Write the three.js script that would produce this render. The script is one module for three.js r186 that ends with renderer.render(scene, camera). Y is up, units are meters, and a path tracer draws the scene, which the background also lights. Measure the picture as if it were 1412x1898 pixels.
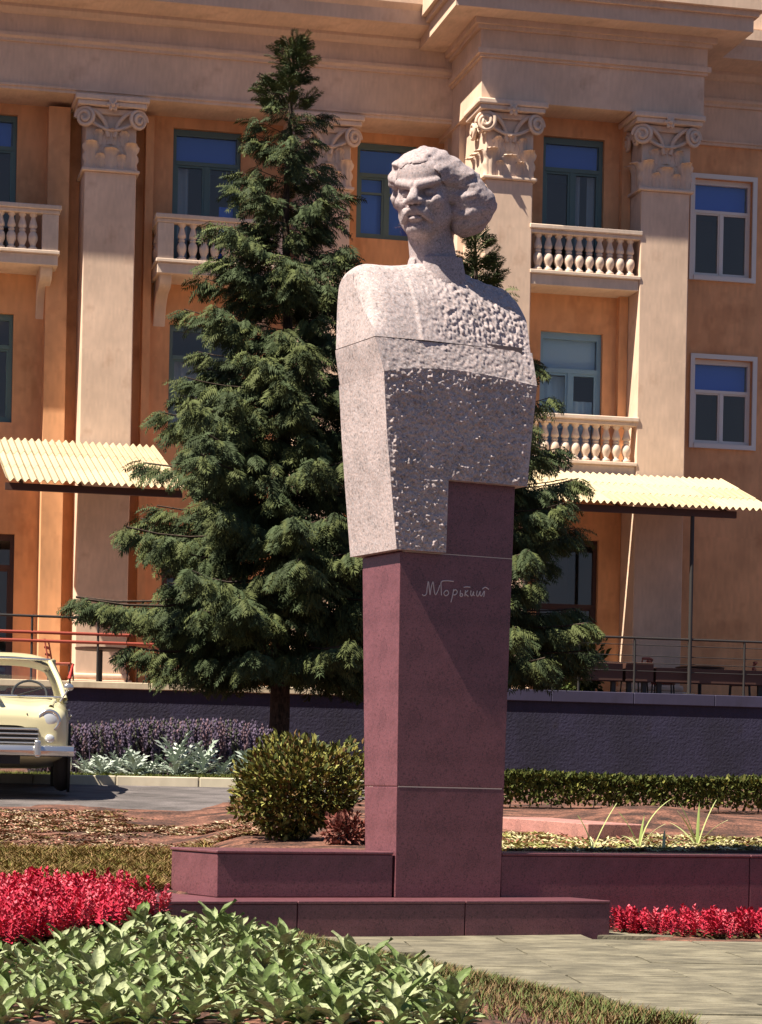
import * as THREE from 'three';
import { mergeGeometries, mergeVertices, toCreasedNormals } from 'three/addons/utils/BufferGeometryUtils.js';
import { RoundedBoxGeometry } from 'three/addons/geometries/RoundedBoxGeometry.js';
import { MarchingCubes } from 'three/addons/objects/MarchingCubes.js';

// ---------------------------------------------------------------- camera, sky, sun, exposure
const IW = 1412, IH = 1898, FOC = 4600, CX = 706, CY = 1480, ROLL = 0.02, EYE = 0.95;
const scene = new THREE.Scene();
const camera = new THREE.PerspectiveCamera(2 * Math.atan(IH / 2 / FOC) * 180 / Math.PI, IW / IH, 0.1, 400);
camera.position.set(0, EYE, 0);
camera.rotation.set(0, 0, ROLL);
// level camera with a rising front: the principal point lies low in the picture
camera.setViewOffset(IW, IH, 0, IH / 2 - CY, IW, IH);
camera.updateProjectionMatrix();

const SUN_DIR = new THREE.Vector3(-0.53, 1.0, 0.33).normalize();
{ // clear blue sky, a little paler towards the horizon
  const w = 256, h = 128, data = new Float32Array(w * h * 4);
  for (let j = 0; j < h; j++) for (let i = 0; i < w; i++) {
    const el = (j + 0.5) / h * Math.PI - Math.PI / 2, s = Math.max(0, Math.sin(el));
    const k = Math.pow(1 - s, 2.2), o = (j * w + i) * 4;
    const up = [0.13, 0.23, 0.50], ho = [0.40, 0.46, 0.56];
    for (let c = 0; c < 3; c++) data[o + c] = (el < 0 ? ho[c] * 0.45 : up[c] * (1 - k) + ho[c] * k) * 0.30;
    data[o + 3] = 1;
  }
  const t = new THREE.DataTexture(data, w, h, THREE.RGBAFormat, THREE.FloatType);
  t.mapping = THREE.EquirectangularReflectionMapping; t.magFilter = t.minFilter = THREE.LinearFilter; t.needsUpdate = true;
  scene.background = t; scene.environment = t;
}
const sun = new THREE.DirectionalLight(new THREE.Color(1.0, 0.90, 0.74), 5.0);
sun.position.copy(SUN_DIR).multiplyScalar(60).add(new THREE.Vector3(0, 0, -28));
sun.target.position.set(0, 2, -28); sun.castShadow = true;
sun.shadow.mapSize.set(4096, 4096);
Object.assign(sun.shadow.camera, { left: -26, right: 26, top: 26, bottom: -26, near: 1, far: 140 });
scene.add(sun, sun.target);
const renderer = new THREE.WebGLRenderer({ antialias: true });
renderer.toneMapping = THREE.LinearToneMapping;
renderer.toneMappingExposure = 2.35;
renderer.shadowMap.enabled = true;

// ---------------------------------------------------------------- helpers
function mulberry(a) { return () => { a |= 0; a = a + 0x6D2B79F5 | 0; let t = Math.imul(a ^ a >>> 15, 1 | a); t = t + Math.imul(t ^ t >>> 7, 61 | t) ^ t; return ((t ^ t >>> 14) >>> 0) / 4294967296; }; }
const V3 = (x, y, z) => new THREE.Vector3(x, y, z);
const lerp = (a, b, t) => a + (b - a) * t, clamp = (x, a, b) => Math.min(b, Math.max(a, x));
const sst = (a, b, x) => { const t = clamp((x - a) / (b - a), 0, 1); return t * t * (3 - 2 * t); };
const table = (x, T) => { if (x <= T[0][0]) return T[0][1]; for (let i = 1; i < T.length; i++) if (x <= T[i][0]) return lerp(T[i - 1][1], T[i][1], (x - T[i - 1][0]) / (T[i][0] - T[i - 1][0])); return T[T.length - 1][1]; };
const h3 = (x, y, z) => { let n = Math.imul(x, 374761393) + Math.imul(y, 668265263) + Math.imul(z, 2147483647 ^ 0x5bd1e995) | 0; n = Math.imul(n ^ n >>> 13, 1274126177); return ((n ^ n >>> 16) >>> 0) / 4294967296; };
function noise3(x, y, z) {
  const xi = Math.floor(x), yi = Math.floor(y), zi = Math.floor(z); let u = x - xi, v = y - yi, w = z - zi;
  u = u * u * (3 - 2 * u); v = v * v * (3 - 2 * v); w = w * w * (3 - 2 * w);
  const L = (dy, dz) => lerp(h3(xi, yi + dy, zi + dz), h3(xi + 1, yi + dy, zi + dz), u);
  return lerp(lerp(L(0, 0), L(1, 0), v), lerp(L(0, 1), L(1, 1), v), w) * 2 - 1;
}
const fbm = (x, y, z, o = 4) => { let s = 0, a = 0.5; for (let i = 0; i < o; i++) { s += a * noise3(x, y, z); x = x * 2.03 + 7.1; y = y * 2.03 + 3.7; z = z * 2.03 + 1.3; a *= 0.5; } return s; };
// photograph pixel -> point at a depth along the level view axis
function ray(px, py) {
  const u = px - CX, v = py - CY, c = Math.cos(ROLL), s = Math.sin(ROLL);
  return V3((u * c + v * s) / FOC, -(-u * s + v * c) / FOC, -1);
}
const at = (px, py, d) => ray(px, py).multiplyScalar(d).add(V3(0, EYE, 0));
class Frame { // a place with its own x (along) and w (outwards) axes
  constructor(deg, o) { this.a = deg * Math.PI / 180; this.ex = V3(Math.cos(this.a), 0, -Math.sin(this.a)); this.n = V3(Math.sin(this.a), 0, Math.cos(this.a)); this.o = V3(o.x, 0, o.z); }
  hit(px, py, w = 0) { const r = ray(px, py), c = V3(0, EYE, 0), t = (this.o.clone().sub(c).dot(this.n) + w) / r.dot(this.n), p = c.addScaledVector(r, t); return { x: p.clone().sub(this.o).dot(this.ex), y: p.y, d: t }; }
  world(x, y, w) { return this.o.clone().addScaledVector(this.ex, x).addScaledVector(this.n, w).setY(y); }
  local(p) { const q = p.clone().sub(this.o); return [q.dot(this.ex), q.dot(this.n)]; }
  place(o) { o.position.copy(this.o); o.rotation.y = this.a; return o; }
}
const FA = new Frame(12.7, at(1090, 1480, 46));      // facade
const MO = new Frame(27.2, at(735, 1480, 17.7));     // monument

const used = {};
function numbered(n) { const k = used[n] = (used[n] ?? -1) + 1; return k ? `${n}_${String(k).padStart(3, '0')}` : n; }
function uvBox(g) { // uv in metres from the main direction of each vertex normal
  const p = g.attributes.position, n = g.attributes.normal, uv = new Float32Array(p.count * 2);
  for (let i = 0; i < p.count; i++) {
    const a = Math.abs(n.getX(i)), b = Math.abs(n.getY(i)), c = Math.abs(n.getZ(i));
    if (b >= a && b >= c) { uv[2 * i] = p.getX(i); uv[2 * i + 1] = p.getZ(i); }
    else if (a >= c) { uv[2 * i] = p.getZ(i) + 0.37; uv[2 * i + 1] = p.getY(i); }
    else { uv[2 * i] = p.getX(i); uv[2 * i + 1] = p.getY(i); }
  }
  g.setAttribute('uv', new THREE.BufferAttribute(uv, 2)); return g;
}
const clean = g => { let q = g.index ? g.toNonIndexed() : g; for (const k of Object.keys(q.attributes)) if (!['position', 'normal', 'uv', 'color'].includes(k)) q.deleteAttribute(k); return q; };
function geo(list) {
  if (!Array.isArray(list)) return list;
  if (list.length === 1) return list[0];
  const l = list.map(g => uvBox(clean(g))); return mergeGeometries(l);
}
function part(name, g, mat, parent) {
  g = geo(g); if (!g.attributes.uv || !g.userData.keepUV) uvBox(g);
  const m = new THREE.Mesh(g, mat); m.name = parent === scene ? numbered(name) : name; m.castShadow = m.receiveShadow = true; parent.add(m); return m;
}
function share(name, g, mat, parent) { const m = new THREE.Mesh(g, mat); m.name = name; m.castShadow = m.receiveShadow = true; parent.add(m); return m; }
function tag(o, label, category, group, kind) { o.userData.label = label; o.userData.category = category; if (group) o.userData.group = group; if (kind) o.userData.kind = kind; return o; }
function thing(name, label, category, group) { const g = new THREE.Group(); g.name = numbered(name); scene.add(g); return tag(g, label, category, group); }
function struct(o) { o.userData.kind = 'structure'; return o; }
const stuff = o => { o.userData.kind = 'stuff'; return o; };
function copyOf(o, label) { const c = o.clone(); c.name = numbered(o.name.replace(/_\d{3}$/, '')); c.userData = { ...o.userData }; if (label) c.userData.label = label; scene.add(c); return c; }
function box(x0, x1, y0, y1, z0, z1) { const g = new THREE.BoxGeometry(x1 - x0, y1 - y0, z1 - z0); g.translate((x0 + x1) / 2, (y0 + y1) / 2, (z0 + z1) / 2); return g; }
function rbox(x0, x1, y0, y1, z0, z1, r = 0.01, s = 2) { const g = new RoundedBoxGeometry(x1 - x0, y1 - y0, z1 - z0, s, r); g.translate((x0 + x1) / 2, (y0 + y1) / 2, (z0 + z1) / 2); return clean(g); }
function rod(a, b, r, seg = 6, r2 = r) { const d = b.clone().sub(a), g = new THREE.CylinderGeometry(r2, r, d.length(), seg); g.applyQuaternion(new THREE.Quaternion().setFromUnitVectors(V3(0, 1, 0), d.clone().normalize())); g.translate((a.x + b.x) / 2, (a.y + b.y) / 2, (a.z + b.z) / 2); return clean(g); }
function tube(pts, r, seg = 24, rad = 6) { return clean(new THREE.TubeGeometry(new THREE.CatmullRomCurve3(pts), seg, r, rad)); }
function instanced(name, g, mat, mats, cols, parent) {
  const m = new THREE.InstancedMesh(g, mat, mats.length); m.name = name;
  mats.forEach((x, i) => m.setMatrixAt(i, x)); if (cols) cols.forEach((c, i) => m.setColorAt(i, c));
  m.castShadow = m.receiveShadow = true; parent.add(m); return m;
}
// ---------------------------------------------------------------- textures and materials (grain, specks, patches)
function tex(n, metres, fn, srgb = true) { // fn(u,v in metres-free 0..1) -> [r,g,b] 0..1
  const d = new Uint8Array(n * n * 4);
  for (let j = 0; j < n; j++) for (let i = 0; i < n; i++) { const c = fn(i / n, j / n, i, j), o = (j * n + i) * 4; d[o] = clamp(c[0], 0, 1) * 255; d[o + 1] = clamp(c[1], 0, 1) * 255; d[o + 2] = clamp(c[2], 0, 1) * 255; d[o + 3] = 255; }
  const t = new THREE.DataTexture(d, n, n, THREE.RGBAFormat); t.wrapS = t.wrapT = THREE.RepeatWrapping; t.magFilter = THREE.LinearFilter; t.minFilter = THREE.LinearMipmapLinearFilter; t.generateMipmaps = true;
  if (srgb) t.colorSpace = THREE.SRGBColorSpace; t.repeat.set(1 / metres, 1 / metres); t.needsUpdate = true; return t;
}
// noise that tiles over 0..1
const TAU = Math.PI * 2;
function tnoise(u, v, f, seed = 0) {
  const x = u * f, y = v * f, xi = Math.floor(x), yi = Math.floor(y); let a = x - xi, b = y - yi; a = a * a * (3 - 2 * a); b = b * b * (3 - 2 * b);
  const m = q => ((q % f) + f) % f, H = (i, j) => h3(m(i), m(j), seed + f * 31);
  return lerp(lerp(H(xi, yi), H(xi + 1, yi), a), lerp(H(xi, yi + 1), H(xi + 1, yi + 1), a), b) * 2 - 1;
}
const tfbm = (u, v, f, o, s) => { let r = 0, a = 0.5; for (let i = 0; i < o; i++) { r += a * tnoise(u, v, f, s + i); f *= 2; a *= 0.55; } return r; };
function graniteMap(seed, metres, con) {
  return tex(512, metres, (u, v, i, j) => {
    const c = tfbm(u, v, 4, 5, seed) * 0.10, g = tnoise(u, v, 128, seed + 9), g2 = tnoise(u, v, 64, seed + 17), h = h3(i, j, seed);
    let k = 0.86 + c + con * (g * 0.5 + g2 * 0.35) + (h - 0.5) * con * 0.5; if (g > 0.62) k += con * 0.6; if (g2 < -0.66) k -= con * 0.8;
    const w = tnoise(u, v, 96, seed + 4) * con * 0.22; return [k + w, k, k - w * 0.6];
  });
}
function plasterMap(seed, metres, amp) {
  return tex(512, metres, (u, v) => { const c = tfbm(u, v, 3, 6, seed) * amp, st = tnoise(u, v * 0.25, 64, seed + 5) * amp * 0.22, d = Math.max(0, tfbm(u, v, 6, 4, seed + 40) - 0.28) * amp * 1.6; const k = 0.9 + c + st - d; return [k, k - d * 0.3, k - d * 0.5]; });
}
const plaster1 = plasterMap(3, 3.1, 0.13), plaster2 = plasterMap(21, 2.3, 0.10);
const bumpFine = tex(256, 0.5, (u, v, i, j) => { const k = 0.5 + tfbm(u, v, 16, 4, 77) * 0.5; return [k, k, k]; }, false);
const C = (r, g, b) => new THREE.Color().setRGB(r, g, b);
function std(r, g, b, rough = 0.8, o = {}) { return new THREE.MeshStandardMaterial({ color: C(r, g, b), roughness: rough, metalness: 0, side: THREE.DoubleSide, ...o }); }
const MAT = {
  orange: std(0.87, 0.45, 0.225, 0.9, { map: plaster1 }),
  peach: std(0.85, 0.62, 0.47, 0.88, { map: plaster2 }),
  stucco: std(0.84, 0.64, 0.51, 0.85, { map: plaster2 }),
  balus: std(0.84, 0.66, 0.53, 0.8, { map: plaster2 }),
  frameGreen: std(0.10, 0.17, 0.17, 0.5), frameBlue: std(0.20, 0.36, 0.48, 0.5), frameWhite: std(0.72, 0.70, 0.68, 0.5),
  blind: std(0.028, 0.125, 0.55, 0.9), paleCurtain: std(0.26, 0.43, 0.56, 0.95), dimCurtain: std(0.20, 0.24, 0.27, 0.95),
  room: std(0.30, 0.27, 0.24, 0.95),
  glass: new THREE.MeshPhysicalMaterial({ color: 0xffffff, roughness: 0.02, transmission: 1, thickness: 0, ior: 1.5, side: THREE.DoubleSide }),
  asbestos: [std(0.56, 0.45, 0.29, 0.85, { map: plaster2 }), std(0.52, 0.41, 0.26, 0.87, { map: plaster1 }), std(0.60, 0.48, 0.31, 0.85, { map: plaster2 })],
  soffit: std(0.30, 0.17, 0.10, 0.9),
  wallTreeShade: std(0.024, 0.021, 0.055, 0.75, { map: plasterMap(55, 1.7, 0.22), bumpMap: bumpFine, bumpScale: 0.006 }),  // wall colour: shade of the trees is put into this dark blue
  copingTreeShade: std(0.045, 0.04, 0.09, 0.7, { map: plaster2 }), copingPale: std(0.78, 0.66, 0.47, 0.8, { map: plaster2 }),  // right-hand coping carries the spruce shade in its dark colour
  terrace: std(0.27, 0.19, 0.14, 0.85, { map: plaster1 }),
  iron: std(0.025, 0.022, 0.022, 0.55), ironRed: std(0.30, 0.05, 0.03, 0.6), redWood: std(0.33, 0.07, 0.045, 0.55), darkWood: std(0.07, 0.03, 0.022, 0.6),
  granite: std(0.195, 0.075, 0.092, 0.36, { map: graniteMap(5, 0.5, 0.17) }),
  stoneRough: std(0.53, 0.445, 0.45, 0.88, { map: graniteMap(31, 0.8, 0.15) }),
  stoneHead: std(0.46, 0.38, 0.395, 0.85, { map: graniteMap(37, 0.7, 0.13), bumpMap: bumpFine, bumpScale: 0.002 }),
  joint: std(0.45, 0.38, 0.35, 0.9), letter: std(0.55, 0.47, 0.47, 0.6),
};
// ---------------------------------------------------------------- ground
const depthM = (x, w) => 17.7 + x * Math.sin(MO.a) - w * Math.cos(MO.a);
const TL = [[12, 0.02], [14, 0.05], [16.5, 0.17], [18, 0.27], [20, 0.41], [22, 0.57], [25, 0.79], [26, 0.82], [30, 1.0], [42, 1.36], [60, 1.4]];
const TR = [[0, 0.535], [18, 0.535], [20, 0.60], [26, 0.87], [30, 1.03], [42, 1.36], [60, 1.4]];
function groundAt(x, w) { // height in the monument frame
  const d = depthM(x, w), l = table(d, TL), r = table(d, TR);
  const X = MO.o.x + x * Math.cos(MO.a) + w * Math.sin(MO.a), side = X / d; let back = lerp(l, r, sst(-0.083, -0.052, side) * (x > -1.2 ? 1 : sst(17.4, 18.2, d)));
  if (d > 19 && x > 0.5) back += 0.17 * Math.exp(-Math.pow((side - 0.108) / 0.032, 2) - Math.pow((d - 23.6) / 1.1, 2)); // soil mound
  const ed = -1.1 - 0.17 * Math.max(0, w - 0.6); let front = w > 0.55 ? lerp(0.035, -0.06, sst(ed - 0.22, ed + 0.22, x)) : lerp(0.02, -0.06, sst(-2.4, -2.0, x)); if (x > 1.7) front = -0.01; if (x < -2.2) front = Math.max(0.02, l);
  const cut = x < -1.4 ? lerp(-0.9, -0.5, 0) : -0.45;
  return lerp(back, front, x < -2.2 ? 0 : sst(cut - 0.06, cut + 0.06, w));
}
const groundW = (X, Z) => { const [x, w] = MO.local(V3(X, 0, Z)); return groundAt(x, w); };
const soilMap = tex(512, 1.3, (u, v, i, j) => { const c = tfbm(u, v, 6, 6, 90) * 0.5, g = (h3(i, j, 4) - 0.5) * 0.25, m = tnoise(u, v, 96, 8) * 0.2; const k = 0.62 + c + g + m; return [k, k * 0.93, k * 0.88]; });
const soilMat = std(0.27, 0.135, 0.10, 0.97, { map: soilMap, bumpMap: bumpFine, bumpScale: 0.03 });
{
  const xs = [], ws = [];
  for (let x = -26; x <= 26; x += (Math.abs(x) < 6 ? 0.2 : 1)) xs.push(x);
  for (let w = 10; w > 3; w -= 0.5) ws.push(w);
  for (let w = 3; w > 0; w -= 0.15) ws.push(w);
  for (let w = 0; w > -1.2; w -= 0.06) ws.push(w);
  for (let w = -1.2; w > -12; w -= 0.18) ws.push(w);
  for (let w = -12; w > -46; w -= 1) ws.push(w);
  const P = [], I = [], uv = [];
  for (const w of ws) for (const x of xs) { const p = MO.world(x, groundAt(x, w) + (x < -2.4 || w < -1.2 ? fbm(x * 1.7, w * 1.7, 3) * 0.035 : 0), w); P.push(p.x, p.y, p.z); uv.push(p.x, p.z); }
  for (let j = 0; j < ws.length - 1; j++) for (let i = 0; i < xs.length - 1; i++) { const a = j * xs.length + i, b = a + 1, c = a + xs.length, d = c + 1; I.push(a, b, c, b, d, c); }
  const g = new THREE.BufferGeometry(); g.setAttribute('position', new THREE.Float32BufferAttribute(P, 3)); g.setAttribute('uv', new THREE.Float32BufferAttribute(uv, 2)); g.setIndex(I); g.computeVertexNormals();
  struct(part('garden_ground', g, soilMat, scene));
}
{ // plaza paved with long slabs; its garden side runs slantwise
  const mats = [0, 1, 2, 3].map(i => std(0.185 + i * 0.012, 0.168 + i * 0.011, 0.128 + i * 0.008, 0.9, { map: tex(256, 1.1, (u, v, a, b) => { const k = 0.84 + tfbm(u, v * 1, 5, 5, 60 + i) * 0.28 + tnoise(u * 0.25, v, 48, 5 + i) * 0.12 + (h3(a, b, i) - 0.5) * 0.10; return [k, k * 0.99, k * 0.95]; }), bumpMap: bumpFine, bumpScale: 0.006 }));
  const root = new THREE.Group(); root.name = 'plaza_pavement'; struct(root); scene.add(root); MO.place(root);
  root.rotation.y = 0.06; // the slabs lie square to the approach, not to the monument
  const a = root.rotation.y, ex = V3(Math.cos(a), 0, -Math.sin(a)), nn = V3(Math.sin(a), 0, Math.cos(a));
  const r = mulberry(4);
  const bed = part('paving_bed', box(-6, 9, -0.09, -0.055, -3, 9.5), std(0.16, 0.13, 0.09, 0.95, { map: soilMap }), root);
  const slabG = [1.5, 1.2].map(l => rbox(-l / 2 + 0.006, l / 2 - 0.006, -0.05, 0, -0.294, 0.294, 0.006, 1)); slabG.forEach(uvBox);
  for (let j = 0; j < 18; j++) for (let i = -5; i < 8; i++) {
    const v = (i + j) & 1, cx = (i + (j % 2) * 0.5) * 1.36, cz = -1.6 + j * 0.6;
    const p = root.position.clone().addScaledVector(ex, cx).addScaledVector(nn, cz), [mx, mw] = MO.local(p);
    const edge = -1.3 - 0.17 * Math.max(0, mw - 0.6);
    if (mx < edge || mw < 0.1 || (mx > 1.5 && mw < 1.2) || (mx > 2.5)) { if (!(mx > edge && mw > -0.3 && mx < 2.3 && mw < 0.3)) continue; }
    const m = share('paving_slab', slabG[0], mats[Math.floor(r() * 4)], root); m.scale.x = 0.905;
    m.position.set(cx, (r() - 0.5) * 0.006, cz); m.rotation.set((r() - 0.5) * 0.006, (r() - 0.5) * 0.006, (r() - 0.5) * 0.006);
  }
}
{ // road behind the flower bed, with its kerb
  const asph = std(0.19, 0.165, 0.165, 0.92, { map: tex(512, 1.6, (u, v, i, j) => { const k = 0.78 + tfbm(u, v, 5, 5, 71) * 0.3 + (h3(i, j, 9) - 0.5) * 0.3; return [k, k, k]; }), bumpMap: bumpFine, bumpScale: 0.008 });
  const P = [], I = [], uv = []; const n = 40;
  for (let i = 0; i <= n; i++) { const X = lerp(-16, 0.3, i / n), z0 = 24.9 + 0.02 * X, z1 = 30.0 + 0.02 * X;
    for (const t of [0, 0.25, 0.5, 0.75, 1]) { const d = lerp(z0, z1, t), y = table(d, TL) + lerp(-0.035, 0.05, Math.min(1, t * 3)); P.push(X, y, -d); uv.push(X, d); } }
  for (let i = 0; i < n; i++) for (let k = 0; k < 4; k++) { const a = i * 5 + k; I.push(a, a + 5, a + 1, a + 1, a + 5, a + 6); }
  const g = new THREE.BufferGeometry(); g.setAttribute('position', new THREE.Float32BufferAttribute(P, 3)); g.setAttribute('uv', new THREE.Float32BufferAttribute(uv, 2)); g.setIndex(I); g.computeVertexNormals();
  struct(part('road', g, asph, scene));
  const kerb = new THREE.Group(); kerb.name = 'kerb'; struct(kerb); scene.add(kerb);
  const kg = uvBox(rbox(-0.495, 0.495, -0.14, 0.13, -0.075, 0.075, 0.015, 1)), km = [std(0.62, 0.55, 0.42, 0.9, { map: plaster2 }), std(0.57, 0.50, 0.39, 0.9, { map: plaster1 })];
  for (let i = 0; i < 17; i++) { const X = -15.7 + i, m = share('kerb_stone', kg, km[i % 2], kerb); m.position.set(X, table(30.05, TL) + 0.03, -(30.05 + 0.02 * X)); m.rotation.y = 0.02; }
}
// ---------------------------------------------------------------- terrace in front of the building
const TW = 2.6, TY = 2.70; // terrace wall line and floor height in the facade frame
{
  const t = new THREE.Group(); t.name = 'terrace_floor'; struct(t); FA.place(t); scene.add(t);
  part('terrace_slab', box(-18, 9, 1.2, TY, -4.6, TW - 0.3), MAT.terrace, t);
  const w = thing('terrace_wall', 'retaining wall below the terrace railing, coloured dark blue to stand for tree shade', 'wall'); FA.place(w);
  part('wall_face', box(-18, 9, 0.9, 2.69, TW - 0.29, TW), MAT.wallTreeShade, w);
  const r = mulberry(31);
  for (let i = 0; i < 9; i++) { const x = -16.5 + i * 1.33; const c = part('coping_stone', rbox(x + 0.004, x + 1.326, 2.69, 2.80 + r() * 0.006, TW - 0.32, TW + 0.05, 0.012), MAT.copingPale, w); if (!i) c.userData.label = 'pale stone coping on top of the wall'; }
  for (let i = 0; i < 9; i++) { const x = -4.53 + i * 1.5; part('coping_band', rbox(x + 0.004, x + 1.496, 2.69, 2.89, TW - 0.31, TW + 0.045, 0.012), MAT.copingTreeShade, w); }
}
// ---------------------------------------------------------------- apartment building
const B = thing('apartment_building', 'orange plastered building with pale pilasters, balconies and heavy cornice', 'building'); FA.place(B);
function wallWith(x0, x1, y0, y1, w, holes, mat, depth = 0.35, name = 'wall') {
  const s = new THREE.Shape([[x0, y0], [x1, y0], [x1, y1], [x0, y1]].map(p => new THREE.Vector2(...p)));
  for (const [a, b, c, d] of holes) s.holes.push(new THREE.Path([[a, c], [a, d], [b, d], [b, c]].map(p => new THREE.Vector2(...p))));
  const g = clean(new THREE.ExtrudeGeometry(s, { depth, bevelEnabled: false })); g.translate(0, 0, w - depth); return part(name, g, mat, B);
}
// a window: frame with transom bar and mullion, panes, blinds, dark room behind
function windowAt(x0, x1, y0, y1, w, o = {}) {
  const fm = o.frame ?? MAT.frameGreen, t = o.t ?? 0.075, tr = y1 - (o.transom ?? 0.62), z1 = w - 0.10, z0 = z1 - 0.08, xm = (x0 + x1) / 2;
  const bars = [box(x0, x0 + t, y0, y1, z0, z1), box(x1 - t, x1, y0, y1, z0, z1), box(x0 + t, x1 - t, y1 - t * 1.6, y1, z0, z1), box(x0 + t, x1 - t, y0, y0 + t, z0, z1), box(x0 + t, x1 - t, tr - t / 2, tr + t / 2, z0, z1 + 0.012), box(xm - t / 2, xm + t / 2, y0 + t, tr - t / 2, z0, z1 + 0.006)];
  const f = part('window', bars, fm, B); if (o.label) f.userData.label = o.label;
  const pane = (a, b, c, d) => part('pane', box(a, b, c, d, z0 + 0.03, z0 + 0.036), MAT.glass, f);
  pane(x0 + t, x1 - t, tr + t / 2, y1 - t * 1.6); pane(x0 + t, xm - t / 2, y0 + t, tr - t / 2); pane(xm + t / 2, x1 - t, y0 + t, tr - t / 2);
  if (o.sash !== false) { const s = t * 0.55; for (const [a, b] of [[x0 + t, xm - t / 2], [xm + t / 2, x1 - t]]) part('sash', [box(a, a + s, y0 + t, tr - t / 2, z0 + 0.02, z1 - 0.012), box(b - s, b, y0 + t, tr - t / 2, z0 + 0.02, z1 - 0.012), box(a + s, b - s, tr - t / 2 - s, tr - t / 2, z0 + 0.02, z1 - 0.012), box(a + s, b - s, y0 + t, y0 + t + s, z0 + 0.02, z1 - 0.012), ...(o.mid ? [box(a + s, b - s, o.mid - s / 2, o.mid + s / 2, z0 + 0.02, z1 - 0.012)] : [])], fm, f); }
  const wavy = (a, b, c, d, mat, name, z) => { const n = Math.max(8, Math.round((b - a) * 60)), g = new THREE.PlaneGeometry(b - a, d - c, n, 1); const p = g.attributes.position; for (let i = 0; i < p.count; i++) p.setZ(i, Math.sin(p.getX(i) * 38 + a) * 0.018); g.translate((a + b) / 2, (c + d) / 2, z); g.computeVertexNormals(); part(name, clean(g), mat, f); };
  for (const [a, b, c, d, m] of (o.blinds ?? [])) part('blind', box(a, b, c, d, z0 - 0.06, z0 - 0.05), m, f);
  for (const [a, b, c, d, m] of (o.curtains ?? [])) wavy(a, b, c, d, m, 'curtain', z0 - 0.12);
  const e = 0.5, zb = w - 3.6; // the room: back, sides, ceiling, floor
  part('room_interior', [box(x0 - e - 0.05, x1 + e + 0.05, y0 - 0.1, y1 + 0.1, zb - 0.05, zb), box(x0 - e - 0.05, x0 - e, y0 - 0.1, y1 + 0.1, zb, w - 0.36), box(x1 + e, x1 + e + 0.05, y0 - 0.1, y1 + 0.1, zb, w - 0.36), box(x0 - e, x1 + e, y1 + 0.05, y1 + 0.1, zb, w - 0.36), box(x0 - e, x1 + e, y0 - 0.1, y0 - 0.05, zb, w - 0.36)], MAT.room, f);
  return [x0, x1, y0, y1];
}
const WL = -3.2, WR = -0.8, WX = -2.0; // wall planes: left section, recess of right section, right wing
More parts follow.
